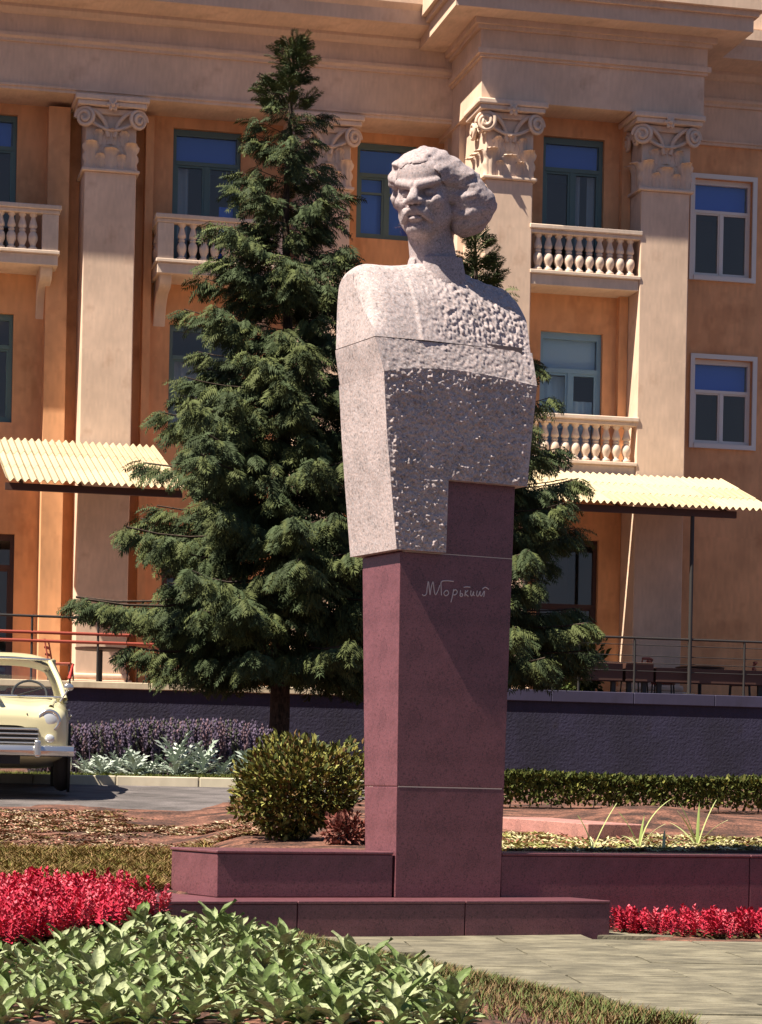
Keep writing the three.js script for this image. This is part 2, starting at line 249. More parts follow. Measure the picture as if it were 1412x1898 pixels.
{
  const b1 = MAT.blind, cd = MAT.dimCurtain, cp = MAT.paleCurtain;
  const holesL = [
    windowAt(-7.54, -6.22, 10.95, 13.70, WL, { blinds: [[-7.45, -6.3, 13.05, 13.62, b1], [-6.6, -6.3, 11.0, 12.3, b1]], transom: 0.64, curtains: [[-7.42, -7.2, 11.0, 13.0, cd]], mid: 12.0 }),
    windowAt(-3.94, -2.74, 11.85, 13.72, WL, { blinds: [[-3.85, -2.83, 11.92, 12.4, b1], [-3.85, -2.83, 12.4, 13.6, b1]], transom: 0.62, mid: 12.75 }),
    windowAt(-7.54, -6.22, 7.9, 9.95, WL, { curtains: [[-7.4, -6.9, 8, 9.3, cd]] }),
    windowAt(-3.94, -2.74, 8.1, 9.95, WL, { curtains: [[-3.5, -3.0, 8.2, 9.3, cd]] }),
    windowAt(-11.8, -10.5, 10.95, 13.7, WL, { blinds: [[-11.7, -10.6, 13.05, 13.6, b1]] }),
    windowAt(-11.8, -10.5, 7.9, 9.95, WL, {}),
    windowAt(-7.6, -6.1, TY + 0.3, 5.8, WL, { frame: MAT.darkWood }), windowAt(-4.1, -2.7, TY + 0.3, 5.8, WL, { frame: MAT.darkWood }), windowAt(-11.6, -10.4, TY + 0.3, 5.8, WL, { frame: MAT.darkWood }),
  ];
  wallWith(-17, -2.2, 7.0, 13.9, WL, holesL.slice(0, 6), MAT.orange);
  wallWith(-17, -2.2, TY - 0.2, 7.0, WL, holesL.slice(6), MAT.orange);
  const holesR = [
    windowAt(-0.88, 0.32, 10.7, 13.46, WR, { blinds: [[-0.80, 0.24, 12.90, 13.38, b1]], transom: 0.60, curtains: [[-0.24, -0.06, 10.75, 12.8, cd], [0.08, 0.22, 10.75, 12.8, cd]], label: 'balcony door with blue blind and dark panes', sash: true }),
    windowAt(-0.86, 0.36, 7.2, 9.80, WR, { frame: MAT.frameBlue, transom: 0.72, t: 0.08, blinds: [[-0.78, 0.28, 9.14, 9.7, cp]], curtains: [[-0.76, -0.28, 7.3, 9.0, cp], [-0.2, 0.26, 7.3, 8.55, cp]], label: 'pale blue balcony door with drawn curtains' }),
    windowAt(-0.84, 0.36, TY + 0.02, 5.9, WR, { frame: MAT.darkWood, transom: 1.25, t: 0.07, label: 'dark glazed door under the canopy' }),
  ];
  wallWith(-1.295, 0.795, 7.0, 13.8, WR, holesR.slice(0, 2), MAT.orange);
  wallWith(-1.295, 0.795, TY - 0.2, 7.0, WR, holesR.slice(2), MAT.orange);
  const holesX = [windowAt(2.55, 3.75, 11.30, 13.20, WX, { frame: MAT.frameWhite, t: 0.055, blinds: [[2.62, 3.68, 12.62, 13.12, b1]] }), windowAt(2.62, 3.82, 8.02, 9.68, WX, { frame: MAT.frameWhite, t: 0.055, blinds: [[2.69, 3.75, 9.1, 9.6, b1]] })];
  wallWith(1.80, 9, TY - 0.2, 15.2, WX, holesX, MAT.orange);
  for (const [a, b, c, d] of holesX) part('window_surround', [box(a - 0.09, a - 0.002, c - 0.09, d + 0.09, WX + 0.003, WX + 0.05), box(b + 0.002, b + 0.09, c - 0.09, d + 0.09, WX + 0.003, WX + 0.05), box(a - 0.002, b + 0.002, d + 0.002, d + 0.09, WX + 0.003, WX + 0.05), box(a - 0.002, b + 0.002, c - 0.09, c - 0.002, WX + 0.003, WX + 0.07)], MAT.frameWhite, B);
  // solid sides of the projecting section
  part('side_wall', box(-2.15, -1.80, TY - 0.2, 13.8, WL - 0.34, -0.95), MAT.peach, B);
  part('side_wall', box(1.32, 1.70, TY - 0.2, 13.8, WX - 0.34, -0.95), MAT.orange, B);
  part('side_pilaster', box(-2.27, -2.152, TY, 13.8, -2.35, -1.75), MAT.stucco, B);
  part('side_pilaster', box(-2.24, -2.152, TY, 13.8, -3.05, -2.75), MAT.stucco, B);
  // piers
  const pier = (x0, x1, z0, z1, top, side = MAT.peach) => { part('pier', rbox(x0, x1, TY - 0.05, top, z0, z1, 0.02), side, B); part('pier_base', [rbox(x0 - 0.10, x1 + 0.10, TY - 0.04, TY + 0.35, z0 + 0.02, z1 + 0.10, 0.02), rbox(x0 - 0.06, x1 + 0.06, TY + 0.35, TY + 0.47, z0 + 0.02, z1 + 0.06, 0.05, 3)], side, B); };
  pier(-9.32, -8.36, WL - 0.1, -2.2, 12.50); pier(-5.22, -4.27, WL - 0.1, -2.2, 12.50); pier(-13.5, -12.5, WL - 0.1, -2.2, 12.5);
  pier(-2.2, -1.30, WR - 0.2, 0, 12.36); pier(0.80, 1.75, WR - 0.2, 0, 12.36);
  part('wall_pilaster', box(-9.95, -9.55, TY, 13.8, WL + 0.002, -2.75), MAT.orange, B);
  part('wall_pilaster', box(-8.1, -7.95, TY, 13.8, WL + 0.002, -2.9), MAT.orange, B);
  part('wall_pilaster', box(0.62, 0.79, 7.0, 13.7, WR + 0.002, -0.62), MAT.orange, B);

  // entablature: frieze, stepped mouldings, cornice
  const ent = (x0, x1, z0, zf, yb, yt, mat) => {
    part('frieze', [box(x0, x1, yb, yt, z0, zf)], mat, B);
    part('architrave_fillet', [box(x0, x1, yb + 0.06, yb + 0.10, zf + 0.002, zf + 0.03)], mat, B);
    const pr = [[0, 0], [0.05, 0], [0.05, 0.05], [0.10, 0.09], [0.10, 0.15], [0.04, 0.17], [0.04, 0.50], [0.10, 0.53], [0.17, 0.60], [0.17, 0.66], [0.88, 0.70], [0.90, 0.95], [1.0, 1.05], [1.0, 1.25], [-0.4, 1.5], [-0.4, 0]];
    const s = new THREE.Shape(pr.map(([a, b]) => new THREE.Vector2(a, b)));
    const e = 0; const g = clean(new THREE.ExtrudeGeometry(s, { depth: x1 - x0 + e, bevelEnabled: false })); g.rotateY(-Math.PI / 2); // profile x -> +z
    // after rotation: (a,b,len) -> (-len, b, a)
    g.translate(x1, yt, zf); part('cornice', g, mat, B);
  };
  ent(-18, -2.0, WL - 0.4, -2.15, 13.9, 14.77, MAT.peach);
  ent(1.9, 9, WX - 0.4, WX + 0.06, 13.85, 14.6, MAT.peach);
  { // right section turns its corners: mitred cornice as stacked slabs
    const x0 = -2.32, x1 = 1.98, zf = 0.03, yb = 13.8, yt = 14.57;
    part('frieze', box(x0, x1, yb, yt, -3.6, zf), MAT.peach, B);
    const steps = [[0.05, 0, 0.05], [0.10, 0.05, 0.15], [0.04, 0.15, 0.50], [0.11, 0.50, 0.57], [0.18, 0.57, 0.68], [0.69, 0.68, 0.95], [0.77, 0.95, 1.05], [0.86, 1.05, 1.5]];
    for (const [p, a, b] of steps) part('cornice_course', box(x0 - p, x1 + p, yt + a, yt + b, -3.6, zf + p), MAT.peach, B);
  }
  part('attic_wall', box(-18, 9, 15.95, 18, -4.2, -1.2), MAT.peach, B);
  part('attic_wall', box(-18, 9, 14.57, 15.95, -4.3, -3.7), MAT.peach, B);
}
// ---- capitals
function capital(cx, w, yb, yt, half, sideLeft) {
  const H = yt - yb, m = MAT.stucco;
  const bellPts = []; const c = new THREE.Group();
  const bell = part('capital', [rbox(cx - half, cx + half, yb + 0.06, yt - 0.22, w - 0.9, w - 0.01, 0.02), rbox(cx - half - 0.07, cx + half + 0.07, yb, yb + 0.06, w - 0.9, w + 0.06, 0.02), rbox(cx - half - 0.05, cx + half + 0.05, yt - 0.34, yt - 0.22, w - 0.9, w + 0.06, 0.03)], m, B);
  const ab = part('abacus', [rbox(cx - half - 0.17, cx + half + 0.17, yt - 0.21, yt - 0.12, w - 0.9, w + 0.17, 0.02), rbox(cx - half - 0.22, cx + half + 0.22, yt - 0.119, yt - 0.01, w - 0.9, w + 0.21, 0.03)], m, bell);
  const spiral = (flip, z, tilt) => { const pts = []; for (let i = 0; i <= 44; i++) { const a = i / 44 * TAU * 2.1, r = 0.175 * Math.pow(1 - i / 46, 0.8) + 0.015; pts.push(V3(flip * (Math.cos(a) * r), Math.sin(a) * r, 0.05 * i / 44)); } return tube(pts, 0.040, 60, 6); };
  const vols = [[cx - half - 0.02, w + 0.06, -1, 0], [cx + half + 0.02, w + 0.06, 1, 0]];
  for (const [x, z, f] of vols) {
    const g = spiral(f, z); g.rotateY(f * 0.45); g.translate(x, yt - 0.42, z);
    const disc = new THREE.SphereGeometry(0.17, 12, 8); disc.scale(1, 1, 0.35); disc.rotateY(f * 0.45); disc.translate(x, yt - 0.42, z - 0.02);
    const stem = tube([V3(x, yt - 0.25, z), V3(x - f * 0.18, yt - 0.3, z + 0.0), V3(cx + f * 0.12, yt - 0.5, w + 0.03), V3(cx + f * 0.06, yt - 0.75, w + 0.02)], 0.045, 16, 6);
    part('volute', [g, clean(disc), stem], m, bell);
  }
  if (sideLeft) { const g = spiral(1, 0); g.rotateY(-Math.PI / 2); g.translate(cx - half - 0.07, yt - 0.42, w - 0.62); part('volute', g, m, bell); const g2 = spiral(-1, 0); g2.rotateY(-Math.PI / 2); g2.translate(cx - half - 0.07, yt - 0.42, w - 0.1); part('volute', g2, m, bell); }
  // rosette on the abacus
  const ro = []; for (let i = 0; i < 6; i++) { const s = new THREE.SphereGeometry(0.05, 8, 6); s.scale(1.25, 0.8, 0.55); s.translate(0.062, 0, 0); s.rotateZ(i * TAU / 6); ro.push(clean(s)); } const cs = new THREE.SphereGeometry(0.045, 8, 6); cs.translate(0, 0, 0.03); ro.push(clean(cs));
  const rg = mergeGeometries(ro); rg.translate(cx, yt - 0.19, w + 0.20); part('rosette', rg, m, bell);
  // acanthus leaves: lobed sheets that bend outwards at the tip
  const leaf = (width, height, out) => { const nu = 8, nv = 10, P = [], I = []; for (let j = 0; j <= nv; j++) for (let i = 0; i <= nu; i++) { const v = j / nv, u = i / nu * 2 - 1; const lob = 0.72 + 0.28 * Math.abs(Math.cos(v * 9.5)); const wd = width * (v < 0.75 ? 0.85 + 0.2 * v : 1.0 - (v - 0.75) * 2.0) * lob; const tip = Math.max(0, v - 0.55) / 0.45; P.push(u * wd / 2, height * (v - 0.25 * tip * tip * tip), 0.02 + out * (0.25 * v + 0.9 * tip * tip) - 0.06 * u * u + 0.018 * Math.cos(u * 9)); } for (let j = 0; j < nv; j++) for (let i = 0; i < nu; i++) { const a = j * (nu + 1) + i; I.push(a, a + 1, a + nu + 1, a + 1, a + nu + 2, a + nu + 1); } const g = new THREE.BufferGeometry(); g.setAttribute('position', new THREE.Float32BufferAttribute(P, 3)); g.setIndex(I); g.computeVertexNormals(); return clean(g); };
  for (const [dx, wd, hh, y0, o] of [[-half + 0.10, 0.34, 0.62, 0.06, 0.19], [half - 0.10, 0.34, 0.62, 0.06, 0.19], [0, 0.44, 0.50, 0.06, 0.12], [-0.2, 0.25, 0.36, 0.05, 0.10], [0.2, 0.25, 0.36, 0.05, 0.10], [0, 0.30, 0.36, 0.52, 0.10], [-0.24, 0.24, 0.34, 0.50, 0.12], [0.24, 0.24, 0.34, 0.50, 0.12]]) { const g = leaf(wd, hh, o); g.translate(cx + dx, yb + y0, w); part('acanthus_leaf', g, m, bell); }
  if (sideLeft) for (const dz of [-0.15, -0.45, -0.75]) { const g = leaf(0.32, 0.62, 0.16); g.rotateY(-Math.PI / 2); g.translate(cx - half, yb + 0.06, w + dz); part('acanthus_leaf', g, m, bell); }
  // hanging garland between the volutes
  const gp = []; for (let i = 0; i <= 10; i++) { const t = i / 10 * 2 - 1; gp.push(V3(cx + t * (half - 0.05), yt - 0.62 + 0.16 * t * t, w + 0.05)); }
  part('garland', tube(gp, 0.035, 24, 6), m, bell);
}
capital(-8.84, -2.2, 12.5, 13.9, 0.47, false); capital(-4.745, -2.2, 12.5, 13.9, 0.47, false);
capital(-1.75, 0, 12.36, 13.8, 0.45, true); capital(1.275, 0, 12.36, 13.8, 0.475, true);
// ---- balconies
const balusterG = (() => { const pr = [[0.055, 0], [0.085, 0], [0.085, 0.05], [0.05, 0.075], [0.055, 0.11], [0.088, 0.19], [0.092, 0.25], [0.075, 0.31], [0.045, 0.345], [0.062, 0.36], [0.062, 0.385], [0.045, 0.40], [0.08, 0.435], [0.075, 0.48], [0.045, 0.58], [0.042, 0.62], [0.07, 0.645], [0.07, 0.68]]; return clean(new THREE.LatheGeometry(pr.map(([r, y]) => new THREE.Vector2(r, y)), 12)); })(); uvBox(balusterG);
function balcony(x0, x1, z0, z1, yslab, n, ends, sideBal = 0, label) {
  // yslab: underside of the slab; rail top is 1.1 above
  const slab = part('balcony', [rbox(x0 - 0.03, x1 + 0.03, yslab + 0.20, yslab + 0.27, z0, z1 + 0.05, 0.015), rbox(x0, x1, yslab, yslab + 0.199, z0, z1, 0.012)], MAT.balus, B); if (label) slab.userData.label = label;
  const yb = yslab + 0.27;
  part('rail', [rbox(x0 - 0.02, x1 + 0.02, yb + 0.68, yb + 0.75, z1 - 0.20, z1 + 0.02, 0.012), rbox(x0 - 0.05, x1 + 0.05, yb + 0.751, yb + 0.84, z1 - 0.24, z1 + 0.06, 0.02)], MAT.balus, slab);
  let a = x0 + 0.05, b = x1 - 0.05;
  if (ends[0]) { part('balcony_post', rbox(x0, x0 + 0.30, yb, yb + 0.679, z1 - 0.21, z1, 0.012), MAT.balus, slab); a = x0 + 0.36; }
  if (ends[1]) { part('balcony_post', rbox(x1 - 0.30, x1, yb, yb + 0.679, z1 - 0.21, z1, 0.012), MAT.balus, slab); b = x1 - 0.36; }
  for (let i = 0; i < n; i++) { const m = share('baluster', balusterG, MAT.balus, slab); m.position.set(lerp(a, b, (i + 0.5) / n), yb, z1 - 0.10); m.rotation.y = i * 0.7; }
  if (sideBal) for (const x of [x0, x1]) { part('side_rail', rbox(x - 0.03 + (x === x1 ? -0.14 : 0), x + 0.03 + (x === x0 ? 0.14 : 0), yb + 0.68, yb + 0.838, z0, z1 - 0.245, 0.012), MAT.balus, slab); for (let i = 0; i < sideBal; i++) { const m = share('baluster', balusterG, MAT.balus, slab); m.position.set(x === x0 ? x0 + 0.08 : x1 - 0.08, yb, lerp(z0 + 0.05, z1 - 0.3, (i + 0.5) / sideBal)); } }
  return slab;
}
balcony(-1.292, 0.792, WR, -0.03, 10.49, 10, [0, 0], 0, 'upper balustrade between the two carved capitals');
balcony(-1.292, 0.792, WR, -0.03, 7.02, 10, [0, 0], 0, 'lower balustrade above the canopy');
const bl = balcony(-7.93, -5.53, WL, -2.2, 10.70, 8, [1, 1], 3, 'projecting balcony with end posts');
balcony(-12.1, -9.78, WL, -2.2, 10.70, 8, [1, 1], 3);
for (const x of [-7.75, -5.75, -9.98]) { const s = new THREE.Shape(); s.moveTo(0, 0); s.lineTo(0.85, 0); s.quadraticCurveTo(0.85, -0.22, 0.55, -0.24); s.quadraticCurveTo(0.1, -0.3, 0, -0.8); const g = clean(new THREE.ExtrudeGeometry(s, { depth: 0.2, bevelEnabled: true, bevelSize: 0.015, bevelThickness: 0.015, bevelSegments: 1 })); g.rotateY(-Math.PI / 2); g.translate(x + 0.1, 10.698, WL + 0.001); part('bracket', g, MAT.balus, x === -9.98 ? B : bl); }
// ---------------------------------------------------------------- canopies of corrugated sheets
function canopy(label, x0, x1, zTop, yTop, zEave, yEave, postX) {
  const t = thing('corrugated_canopy', label, 'canopy', 'corrugated canopies over the terrace'); FA.place(t);
  const pitch = 0.125, sheetW = 1.0, rows = 3, r = mulberry(Math.round(x0 * 10 + 300)), Lz = zEave - zTop, Ly = yEave - yTop, L = Math.hypot(Lz, Ly);
  const gs = [0, 1].map(() => { const n = 64, P = [], I = [], l = L / rows + 0.14; for (let j = 0; j <= 1; j++) for (let i = 0; i <= n; i++) { const x = i / n * sheetW; P.push(x, 0.028 * Math.cos(x / pitch * TAU), j * l); } for (let i = 0; i < n; i++) I.push(i, i + n + 1, i + 1, i + 1, i + n + 1, i + n + 2);
    const top = P.slice(); const g = new THREE.BufferGeometry(); for (let k = 0; k < top.length; k += 3) P.push(top[k], top[k + 1] - 0.012, top[k + 2]); const o = 2 * (n + 1); const I2 = I.slice(); for (let q = 0; q < I.length; q += 3) I2.push(I[q] + o, I[q + 2] + o, I[q + 1] + o); for (let i = 0; i < n; i++) { const a = n + 1 + i; I2.push(a, a + o, a + 1, a + 1, a + o, a + 1 + o); } g.setAttribute('position', new THREE.Float32BufferAttribute(P, 3)); g.setIndex(I2); const q = clean(g); q.computeVertexNormals(); return uvBox(toCreasedNormals(q, 0.9)); });
  const ang = Math.atan2(-Ly, Lz);
  for (let k = 0; k < rows; k++) for (let i = 0; x0 + i * sheetW < x1 - 0.3; i++) {
    const m = share('corrugated_sheet', gs[0], MAT.asbestos[Math.floor(r() * 3)], t), f = k / rows;
    m.position.set(x0 + i * sheetW, yTop + Ly * f + 0.014 * (rows - k) + (r() - 0.5) * 0.008, zTop + Lz * f); m.rotation.x = ang + 0.006;
  }
  part('eave_beam', box(x0, x1, yEave - 0.18, yEave - 0.06, zEave - 0.16, zEave - 0.08), MAT.darkWood, t);
  for (let x = x0 + 0.3; x < x1; x += 1.0) part('rafter', rod(V3(x, yTop - 0.1, zTop), V3(x, yEave - 0.1, zEave - 0.2), 0.04, 4), MAT.darkWood, t);
  for (const x of postX) part('post', [rod(V3(x, 2.9, zEave - 0.12), V3(x, yEave - 0.1, zEave - 0.12), 0.038, 8), rbox(x - 0.08, x + 0.08, 2.885, 2.91, zEave - 0.2, zEave - 0.04, 0.008)], MAT.iron, t);
}
canopy('corrugated canopy sloping out below the lower balustrade', -2.55, 1.85, 0.06, 7.0, TW, 6.22, [-2.0, 1.04]);
canopy('corrugated canopy beside the tall pilaster behind the car', -10.95, -7.95, -2.12, 7.40, 2.0, 6.2, []);
// ---------------------------------------------------------------- railing, planter, tables and chairs on the terrace
{
  const t = thing('terrace_railing', 'dark iron railing on the blue wall, under the right-hand canopy', 'railing'); FA.place(t); t.userData.label = 'dark iron railing standing on the blue coping under the canopy';
  const z = TW - 0.12;
  for (let i = -2; i <= 6; i++) { const x = 0.02 + i * 1.02; if (i === 1) continue; part('railing_post', rod(V3(x, 2.89, z), V3(x, 3.86, z), 0.022, 6), MAT.iron, t); }
  part('top_rail', rod(V3(-2.2, 3.86, z), V3(6.2, 3.86, z), 0.024, 6), MAT.iron, t);
  for (const y of [3.74, 3.55, 3.42, 3.28]) part('wire', rod(V3(-2.2, y, z), V3(6.2, y, z), 0.008, 5), MAT.iron, t);
  const l = thing('terrace_railing', 'dark red iron railing on the pale coping behind the car', 'railing'); FA.place(l);
  for (let i = 0; i < 8; i++) { const x = -14.9 + i * 1.1; part('railing_post', rod(V3(x, 2.8, z), V3(x, 3.87, z), 0.022, 6), MAT.iron, l); }
  part('top_rail', rod(V3(-15, 3.87, z), V3(-7.1, 3.87, z), 0.024, 6), MAT.iron, l);
  for (const y of [3.60, 3.46]) part('middle_rail', rod(V3(-15, y, z), V3(-7.1, y, z), 0.03, 6), MAT.ironRed, l);
  const r = mulberry(12);
  for (const [x0, x1, hh, lab] of [[-2.3, -0.15, 3.42, 'long black planter box between the spruce and the short planter'], [-0.1, 0.42, 3.44, 'short black planter box between two long ones behind the railing'], [0.46, 2.6, 3.36, 'long black planter box in front of the canopy post'], [2.65, 5, 3.4, 'long black planter box past the end of the canopy']]) {
    const p = thing('planter_box', lab, 'planter', 'planter boxes along the railing'); FA.place(p);
    part('trough', rbox(x0, x1, 3.10, hh, z - 0.42, z - 0.12, 0.015), MAT.darkWood, p);
    for (const x of [x0 + 0.12, x1 - 0.12]) part('foot', box(x - 0.04, x + 0.04, 2.70, 3.099, z - 0.34, z - 0.26), MAT.iron, p);
  }
}
{
  const table = thing('cafe_table', 'round dark wooden café table on the terrace', 'table', 'café tables on the terrace');
  part('table_top', clean(new THREE.CylinderGeometry(0.45, 0.44, 0.035, 28)).translate(0, 0.735, 0), MAT.darkWood, table);
  part('stem', rod(V3(0, 0.03, 0), V3(0, 0.715, 0), 0.035, 10), MAT.iron, table);
  part('foot_plate', clean(new THREE.CylinderGeometry(0.22, 0.24, 0.03, 20)).translate(0, 0.015, 0), MAT.iron, table);
  const tp = [[-0.35, 1.3], [1.7, 1.2], [-9.2, 1.1], [-7.3, 1.2]];
  tp.forEach(([x, w], i) => { const o = i ? copyOf(table) : table; o.userData.label = ['round dark café table near the dark glazed door under the canopy', 'round dark café table beside the canopy post', 'round dark café table behind the car, beside the tall pilaster', 'round dark café table behind the tall spruce'][i]; o.position.copy(FA.world(x, TY, w)); });
  const ch = thing('cafe_chair', 'red-brown café chair with curved open backrest on the terrace', 'chair', 'café chairs on the terrace');
  part('seat', rbox(-0.2, 0.2, 0.43, 0.465, -0.2, 0.2, 0.015), MAT.redWood, ch);
  for (const [x, z] of [[-0.17, 0.17], [0.17, 0.17], [-0.17, -0.17], [0.17, -0.17]]) part('leg', rod(V3(x * 1.15, 0, z * 1.15), V3(x, 0.43, z), 0.014, 6), MAT.iron, ch);
  for (const x of [-0.18, 0.18]) part('back_post', rod(V3(x, 0.44, -0.18), V3(x, 0.86, -0.26), 0.014, 6), MAT.redWood, ch);
  for (const y of [0.60, 0.72, 0.84]) part('back_slat', tube([V3(-0.18, y, -0.205 - (y - 0.5) * 0.15), V3(0, y + 0.01, -0.24 - (y - 0.5) * 0.15), V3(0.18, y, -0.205 - (y - 0.5) * 0.15)], 0.026, 10, 5), MAT.redWood, ch);
  const cp = [[-1.0, 1.35, 1.5], [0.35, 1.5, -1.2], [1.05, 1.05, 1.6], [2.4, 1.4, -1.6], [-9.9, 1.3, 1.4], [-8.5, 1.2, -1.4], [-8.0, 1.4, 1.3], [-6.6, 1.1, -1.5]];
  cp.forEach(([x, w, a], i) => { const o = i ? copyOf(ch) : ch; o.userData.label = i < 4 ? 'red-brown slatted café chair behind the iron railing on the blue coping' : 'red-brown slatted café chair behind the red iron railing above the car'; o.position.copy(FA.world(x, TY, w)); o.rotation.y = FA.a + a; });
}
// ---------------------------------------------------------------- monument: step, wings, pedestal, bust
{
  const st = thing('granite_step', 'low burgundy granite step in front of the pedestal', 'step'); MO.place(st);
  for (const [a, b] of [[-2.18, -1.0], [-1.0, 0.30], [0.30, 1.50]]) { part('step_block', rbox(a + 0.003, b - 0.003, -0.05, 0.222, a < -1.1 ? -0.80 : -0.30, 0.498, 0.006), MAT.granite, st); part('tread_slab', rbox(a + 0.002, b - 0.002, 0.2225, 0.245, a < -1.1 ? -0.80 : -0.30, 0.504, 0.006), MAT.granite, st); }
  const wl = thing('granite_wing_wall', 'short burgundy granite wall block with a lit end face, joined to the pedestal', 'wall', 'granite wing walls of the pedestal'); MO.place(wl);
  part('wall_block', rbox(-1.375, -0.012, 0.247, 0.549, -0.84, -0.015, 0.008), MAT.granite, wl);
  part('cap_stone', rbox(-1.385, -0.012, 0.550, 0.572, -0.85, -0.004, 0.008), MAT.granite, wl);
  const wr = thing('granite_wing_wall', 'long burgundy granite wall holding back the soil bed with bladed plants', 'wall', 'granite wing walls of the pedestal'); MO.place(wr);
  for (const [a, b] of [[0.885, 3.1], [3.1, 5.2]]) { part('wall_block', rbox(a + 0.003, b - 0.003, -0.05, 0.549, -0.55, -0.03, 0.008), MAT.granite, wr); part('cap_stone', rbox(a + 0.003, b - 0.003, 0.550, 0.572, -0.56, -0.018, 0.006), MAT.granite, wr); }
}
function patch(nu, nv, fn) {
  const P = [], I = [];
  for (let j = 0; j <= nv; j++) for (let i = 0; i <= nu; i++) { const p = fn(i / nu, j / nv); P.push(p[0], p[1], p[2]); }
  for (let j = 0; j < nv; j++) for (let i = 0; i < nu; i++) { const a = j * (nu + 1) + i; I.push(a, a + 1, a + nu + 1, a + 1, a + nu + 2, a + nu + 1); }
  const g = new THREE.BufferGeometry(); g.setAttribute('position', new THREE.Float32BufferAttribute(P, 3)); g.setIndex(I); g.computeVertexNormals(); return clean(g);
}
const pits = (x, y, z) => 0.55 * noise3(x * 44, y * 44, z * 44) + 0.5 * noise3(x * 76 + 9, y * 76, z * 76);
{
  const pd = thing('granite_pedestal', 'tall burgundy granite pedestal shaft with a carved signature', 'pedestal'); MO.place(pd);
  // slightly wider at the top; sides given as tables of height
  const xr = y => lerp(0.868, 0.915, (y - 0.25) / 2.5), wb = y => lerp(-0.47, -0.60, (y - 0.25) / 2.5), xl = y => lerp(0.004, -0.012, (y - 0.25) / 2.5);
  const shaft = (y0, y1, mat, nm) => {
    const b = 0.006, ring = (y, i) => [[xl(y) + i, i ? -b : 0], [xr(y) - i, 0]];
    const g = rbox(0, 1, 0, 1, -1, 0, 0.006, 1), p = g.attributes.position;
    for (let i = 0; i < p.count; i++) { const v = p.getY(i), y = lerp(y0, y1, v), u = p.getX(i), q = -p.getZ(i); p.setXYZ(i, lerp(xl(y), xr(y), u), y, lerp(0, wb(y), q)); }
    g.computeVertexNormals(); return part(nm, g, mat, pd);
  };
  shaft(0.2465, 1.036, MAT.granite, 'lower_block'); shaft(1.0385, 2.716, MAT.granite, 'shaft_block'); shaft(2.719, 3.30, MAT.granite, 'top_block');
  part('joint_line', box(0.012, 0.865, 1.034, 1.041, -0.4, 0.0015), MAT.joint, pd); part('joint_line', box(0.012, 0.905, 2.7145, 2.7205, -0.4, 0.0015), MAT.joint, pd);
  // signature in cursive, thin strokes set on the shaft
  const strokes = [[[270, 395], [290, 412], [318, 395], [330, 320], [345, 240], [355, 330], [364, 402]], [[364, 402], [376, 320], [400, 246], [412, 340], [428, 402], [455, 360], [480, 286]], [[500, 408], [496, 320], [500, 246], [560, 234], [645, 242]],
    [[556, 346], [528, 380], [550, 412], [585, 385], [570, 350], [550, 352]], [[645, 335], [632, 410], [612, 492]], [[638, 360], [668, 340], [688, 365], [668, 398], [640, 402]], [[726, 345], [720, 418]], [[722, 400], [742, 385], [752, 405], [738, 420], [720, 414]], [[785, 348], [778, 420]], [[816, 348], [784, 384], [820, 420]], [[762, 312], [800, 306], [842, 310]],
    [[852, 350], [848, 400], [862, 414], [884, 360], [882, 400], [894, 414]], [[926, 352], [918, 402], [932, 418], [962, 356], [958, 400], [974, 418]], [[974, 418], [1012, 356], [1002, 426]], [[984, 334], [1020, 312], [1064, 336]]];
  const gs = strokes.map(s => { const pts = s.map(([u, v]) => { const h = MO.hit(740 + u / 6.418, 1040 + v / 6.418, 0.002); return V3(h.x, h.y, 0.002); }); return clean(new THREE.TubeGeometry(new THREE.CatmullRomCurve3(pts), 28, 0.0042, 5)); });
  const sig = part('signature', gs, MAT.letter, pd); sig.userData.label = 'pale cursive signature cut into the granite';
}
